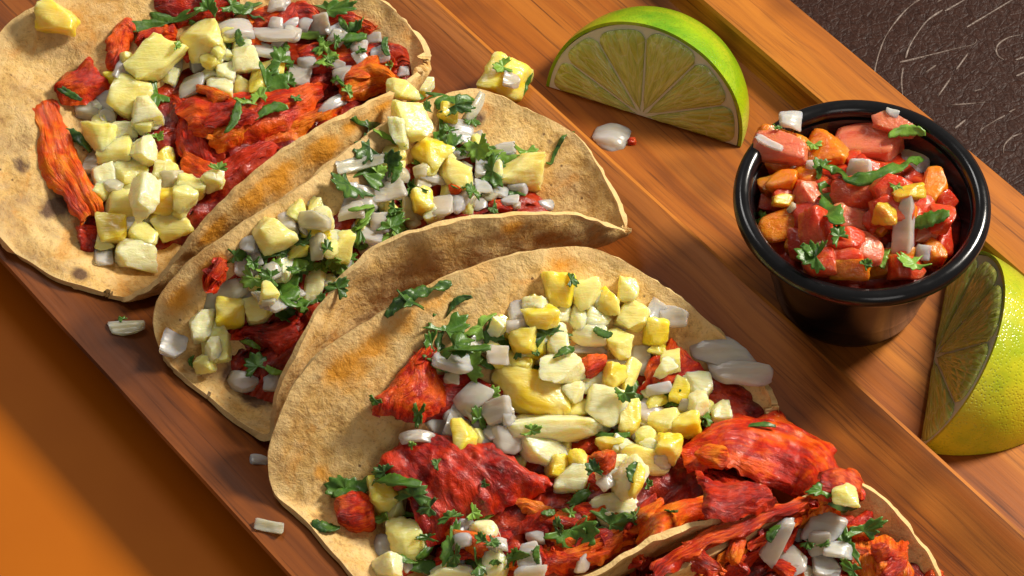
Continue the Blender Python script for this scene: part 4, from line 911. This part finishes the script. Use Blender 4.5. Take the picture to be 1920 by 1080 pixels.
pine(w_, *z6(700, 1030), 175, 50, -6, 'p', 'long whitish pineapple slab low in the heap of the wide taco', deep=0.8)
many(pine, w_, z8, 3, [(250, 430, 110, 120, 's'), (140, 470, 110, 120, 's'), (430, 330, 150, 70, 's'), (640, 300, 120, 110, 'y'), (760, 360, 150, 130, 's'), (730, 230, 170, 110, 8, 'y'), (840, 220, 160, 130, 's'), (610, 430, 230, 190, 'y'), (540, 530, 130, 170, -30, 'p'), (590, 550, 70, 160, -20, 's'), (210, 545, 180, 160, 'p'), (440, 670, 220, 105, -3, 'p'), (400, 760, 90, 90, 'p')])
pork_chunk(w_, *z8(395, 445), 40, 36, 10, M_MEAT_O, 'round orange pork crumb beside a pineapple cube of the wide taco')
pork_chunk(w_, *z7(560, 715), 70, 66, 8, M_MEAT, 'square red pork cube lying near the open end of the wide taco')
many(leaf, w_, z7, 3, [(500, 590, 140, 110, 'g'), (880, 630, 140, 90, 'd'), (390, 800, 140, 52, -8, 'd'), (720, 750, 95, 40, 5, 'l'), (720, 500, 80, 70, 'd'), (1020, 450, 40, 50), (915, 160, 45, 95, -10), (670, 90, 60, 36, -10), (1250, 195, 70, 90, 30), (960, 920, 170, 36, 40), (1100, 920, 70, 180, -10, 'g'), (920, 1010, 280, 60, -10, 'g'), (840, 985, 130, 40, 10), (1250, 1020, 120, 110, 'd'), (1345, 1005, 60, 22, -5), (1325, 885, 60, 50, 'd'),
     (1290, 560, 40, 30, 'd'), (1830, 640, 110, 45, 40), (1470, 965, 120, 36, 5), (1580, 960, 26, 90, 0), (1550, 260, 80, 45, 10, 'l'), (880, 345, 30, 30, 'l')])
leaf(w_, *z7(1770, 815), 74, 52, 15, 'g', 'wet pale green cilantro leaf stuck to an orange pork slice')
ribbon(w_, z7, [(430, 640), (500, 620), (600, 590), (700, 550), (800, 560), (930, 580)], 26, 'g', 'long cilantro sprig draped over the red pork cube', lift=0.15)
many(leaf, w_, z8, 3, [(430, 790, 180, 110, 'g'), (260, 640, 120, 45, 38), (570, 740, 60, 90, 'd'), (340, 490, 70, 80, 'd'), (440, 290, 180, 32, -3), (970, 190, 70, 70), (1260, 233, 180, 26, -2, 'd'), (1620, 600, 110, 60, 15), (1710, 690, 200, 55, 6), (640, 560, 40, 50), (560, 490, 40, 110, -20, 'd'), (770, 715, 50, 32)])
ribbon(w_, z4, [(1330, 590), (1385, 530), (1440, 480), (1530, 450), (1610, 425), (1700, 400)], 24, 'd', 'dark cilantro sprig lying across the tortilla rim of the wide taco', lift=0.06)
leaf(w_, *z4(1450, 490), 44, 28, 10, 'd', 'dark cilantro leaf at the bend of the sprig on the rim'); 
strip(w_, *z4(1730, 510), 54, 10, 38, 'd', 'short dark cilantro shred on the inner wall of the wide taco')

# ---- taco without pineapple
w_ = 't4'
for tp, bt, zf, mt, lb, kw in (
    ([(900, 1080), (1000, 980), (1150, 900), (1300, 850)], [(950, 1130), (1100, 1100), (1250, 1010), (1400, 930)], z8, M_MEAT_D, 'dark pork slice low in the taco without pineapple', {}),
    ([(560, 975), (600, 1000), (660, 1040), (720, 1090)], [(570, 1010), (590, 1060), (610, 1100), (640, 1130)], z8, M_MEAT, 'pointed red pork strip against the rim of the taco without pineapple', dict(lift=0.2)),
    ([(960, 1060), (1020, 980), (1080, 930), (1140, 880)], [(1000, 1120), (1080, 1050), (1150, 980), (1200, 930)], z8, M_MEAT_O, 'orange pork strip beside the onion of the taco without pineapple', dict(lift=0.2)),
    ([(1430, 730), (1530, 690), (1620, 700), (1700, 760)], [(1450, 800), (1560, 800), (1650, 800), (1730, 810)], z8, M_MEAT_O, 'orange pork scrap behind the onion of the taco without pineapple', dict(lift=0.2)),
    ([(480, 880), (560, 860), (590, 860), (600, 870)], [(470, 1060), (530, 1080), (570, 1100), (600, 1100)], zl, M_MEAT_O, 'ragged orange pork slice against the bare tortilla of the onion taco', dict(lift=0.35, along=False)),
    ([(590, 885), (640, 890), (690, 905), (750, 910)], [(590, 1100), (640, 1110), (700, 1110), (760, 1100)], zl, M_MEAT_O, 'broad bright orange pork slice at the end of the onion taco', dict(lift=0.4, along=False)),
    ([(820, 1050), (860, 1040), (900, 1050)], [(830, 1110), (860, 1120), (900, 1110)], zl, M_MEAT, 'small red pork crumb on the rim of the onion taco', {}),
    ([(640, 1020), (800, 905), (950, 815), (1150, 755), (1350, 690), (1610, 615)], [(690, 1060), (870, 975), (1020, 905), (1200, 835), (1400, 735), (1610, 655)], z8, M_MEAT, 'long thin red pork slice draped along the rim of the onion taco', dict(zs=(4.75, 4.5), lift=0.0, lift_bot=0.25, th=0.3, arch=0.05, n1=70, fib=0.04)),
    ): meat(w_, zf, tp, bt, lb, mat=mt, **kw)
thin_slices(w_, [(1230, 1070), (1400, 990), (1560, 930), (1680, 1000), (1720, 1070)], 14, 'thin torn pork slice among the red meat of the onion taco', (M_MEAT, M_MEAT_O, M_MEAT_D), (50, 90))
meat(w_, zr, [(1535, 878), (1580, 872), (1622, 900)], [(1530, 930), (1580, 940), (1612, 934)], 'ragged red pork flap hanging over the tortilla rim of the onion taco', mat=M_MEAT, lift=0.0, zs=(4.55, 4.45))
for k_ in range(8):
    q_ = random.choice(((1250, 1060), (1330, 1040), (1400, 1030), (1560, 960), (1600, 990), (1640, 1040), (1690, 1060)))
    pork_chunk(w_, q_[0] + random.uniform(-25, 25), q_[1] + random.uniform(-18, 18), random.uniform(30, 60), random.uniform(16, 28), random.uniform(-10, 60), random.choice((M_MEAT, M_MEAT_O, M_MEAT)), 'small torn shred of red pork among the onion of the onion taco')
many(leaf, w_, z8, 3, [(1860, 830, 160, 70, 25), (1760, 920, 80, 180, 15), (1350, 830, 40, 110, -15, 'd'), (1800, 1050, 120, 50, -45)])
many(onion, w_, z8, 3, [(1540, 810, 150, 190, 'r'), (1640, 815, 170, 160, -25, 'w'), (1600, 900, 120, 130, 'r'), (1460, 990, 160, 170, 'r'), (1660, 1030, 140, 160, 'w'), (1540, 1060, 100, 80, 't'), (1360, 890, 100, 230, -25, 'w'), (1720, 930, 140, 90, -5, 'w')])
many(leaf, w_, z8, 3, [(1540, 885, 60, 65, 'd'), (1635, 900, 50, 25, 15)])
pine('t3', *z8(1745, 625), 46, 34, 0, 'y', 'yellow pineapple piece half hidden under the tip of the red slice')

meat('t3', zr, [(1305, 880), (1350, 895), (1400, 898), (1445, 908)], [(1322, 962), (1365, 972), (1412, 958), (1455, 932)], 'glossy dark pork flap hanging over the yellowed tortilla rim', mat=M_MEAT_D, zs=(5.3, 4.9), lift=0.0, lift_bot=0.15, th=0.3)
# ---- salsa
CUPP = [(1598 + 176 * math.cos(k * 0.3), 392 + 124 * math.sin(k * 0.3)) for k in range(21)]
def tom_w(where, px, py, w, h, ang, tone): return tomato(px, py, w, h, ang, tone)
scatter(tom_w, 'cup', CUPP, 34, (30, 50), (26, 42), 'rrdoo')
scatter(onion, 'cup', CUPP, 10, (22, 36), (18, 30), 'wrt')
many(tomato, None, zs, 3, [(380, 540, 150, 100, 'o'), (400, 640, 130, 110, 'r'), (1260, 860, 140, 240, 'd'), (680, 970, 260, 170, 'r'), (500, 900, 160, 160, 'd'), (560, 740, 200, 160, 'd'), (740, 870, 170, 140, 'r'), (1090, 880, 150, 150, 'd'), (1180, 980, 160, 120, 'r'), (1000, 700, 200, 150, 'r'),
     (520, 520, 150, 130, 'o'), (640, 390, 220, 200, -30, 'o'), (880, 320, 370, 250, -10, 'p'), (380, 390, 280, 220, -8, 'o'), (360, 340, 260, 150, -5, 'p'), (1010, 220, 210, 120, -5, 'p'), (1240, 570, 130, 210, -15, 'o'), (830, 620, 330, 190, 'r'), (1000, 600, 220, 170, 20, 'r'), (520, 640, 200, 170, 'p'), (590, 850, 230, 200, 'r'), (780, 740, 210, 150, 10, 'p'),
     (950, 720, 110, 100, 'y'), (1180, 820, 170, 150, 'p'), (1170, 690, 120, 110, 'r'), (940, 1020, 300, 130, 'o'), (850, 910, 160, 190, 'p'), (1090, 600, 170, 80, 20, 'y'), (390, 650, 110, 60, 'y'), (1270, 760, 120, 130, 'r'), (1230, 930, 130, 130, 'o'), (1290, 650, 110, 120, 'd'), (600, 1000, 180, 110, 'r'), (760, 1040, 200, 100, 'o'), (1080, 1020, 170, 110, 'r')])
tomato(*zs(412, 775), 98, 50, 22, 'o', 'flat orange tomato skin slice lying on the front of the salsa', thin=True)
many(onion, 'cup', zs, 3, [(810, 480, 140, 110, 0), (1130, 420, 160, 190, 10), (1060, 800, 110, 300, 0, 'r'), (1160, 935, 90, 80), (540, 450, 60, 60), (1000, 155, 70, 34, -20), (320, 330, 170, 40, -40, 'w'), (430, 690, 60, 40, 't')])
onion('cup', *zs(428, 195), 42, 36, 0, 'w', 'white onion dice perched on the back rim of the salsa cup')
many(leaf, 'cup', zs, 3, [(1080, 262, 190, 48, 2, 'l'), (600, 470, 90, 90, 'g'), (1215, 750, 200, 70, 0, 'g'), (570, 960, 120, 130, 'g'), (260, 740, 80, 50, -30, 'l'), (700, 850, 80, 80, 'g'), (560, 330, 60, 50, 'l'), (1130, 1000, 140, 80, 'l'), (850, 1010, 50, 50), (950, 970, 40, 110, -10, 'l'), (345, 235, 40, 40), (1020, 560, 50, 70, 20, 'l'), (520, 925, 90, 30, -60)])
ribbon('cup', zs, [(600, 560), (625, 640), (650, 720), (690, 800)], 40, 'g', 'long green cilantro leaf strip down the middle of the salsa', lift=0.1, name='cilantro_leaf', what='leaf')
ribbon('cup', zs, [(590, 470), (670, 500), (760, 545), (880, 540), (1000, 490), (1160, 430)], 24, 'g', 'long curved cilantro stem lying across the salsa', lift=0.12)

# ---- stray pieces on the tray
pine('tray', 950, 148, 78, 70, -15, 's', 'yellow pineapple chunk with onion and cilantro stuck on it on the tray ridge', deep=0.75)
onion('tray', 960, 152, 34, 24, -15, 'w', 'bit of white onion stuck on the pineapple chunk of the tray ridge')
leaf('tray', 944, 124, 30, 22, 10, 'l', 'light green cilantro bit on the pineapple chunk of the tray ridge')
strip('tray', 988, 158, 46, 9, 62, 'g', 'thin cilantro shred beside the pineapple chunk of the tray ridge')
onion('tray', 1148, 254, 66, 56, -25, 'w', 'lone white onion dice on the tray beside the green lime wedge', th=0.28)
pork_chunk('tray', 1184, 265, 16, 14, 0, M_MEAT, 'tiny red pork crumb touching the lone onion dice on the tray')
onion('tray', 235, 617, 58, 30, 8, 't', 'translucent onion dice on the tray edge near the narrow taco')
leaf('tray', 230, 600, 14, 12, 0, 'g', 'tiny cilantro fleck on the onion dice of the tray edge')
onion('tray', 487, 861, 46, 20, 12, 'w', 'small white onion sliver poking out from under the wide taco')
onion('tray', 508, 987, 46, 20, -14, 't', 'small dried onion sliver on the tray edge by the wide taco')
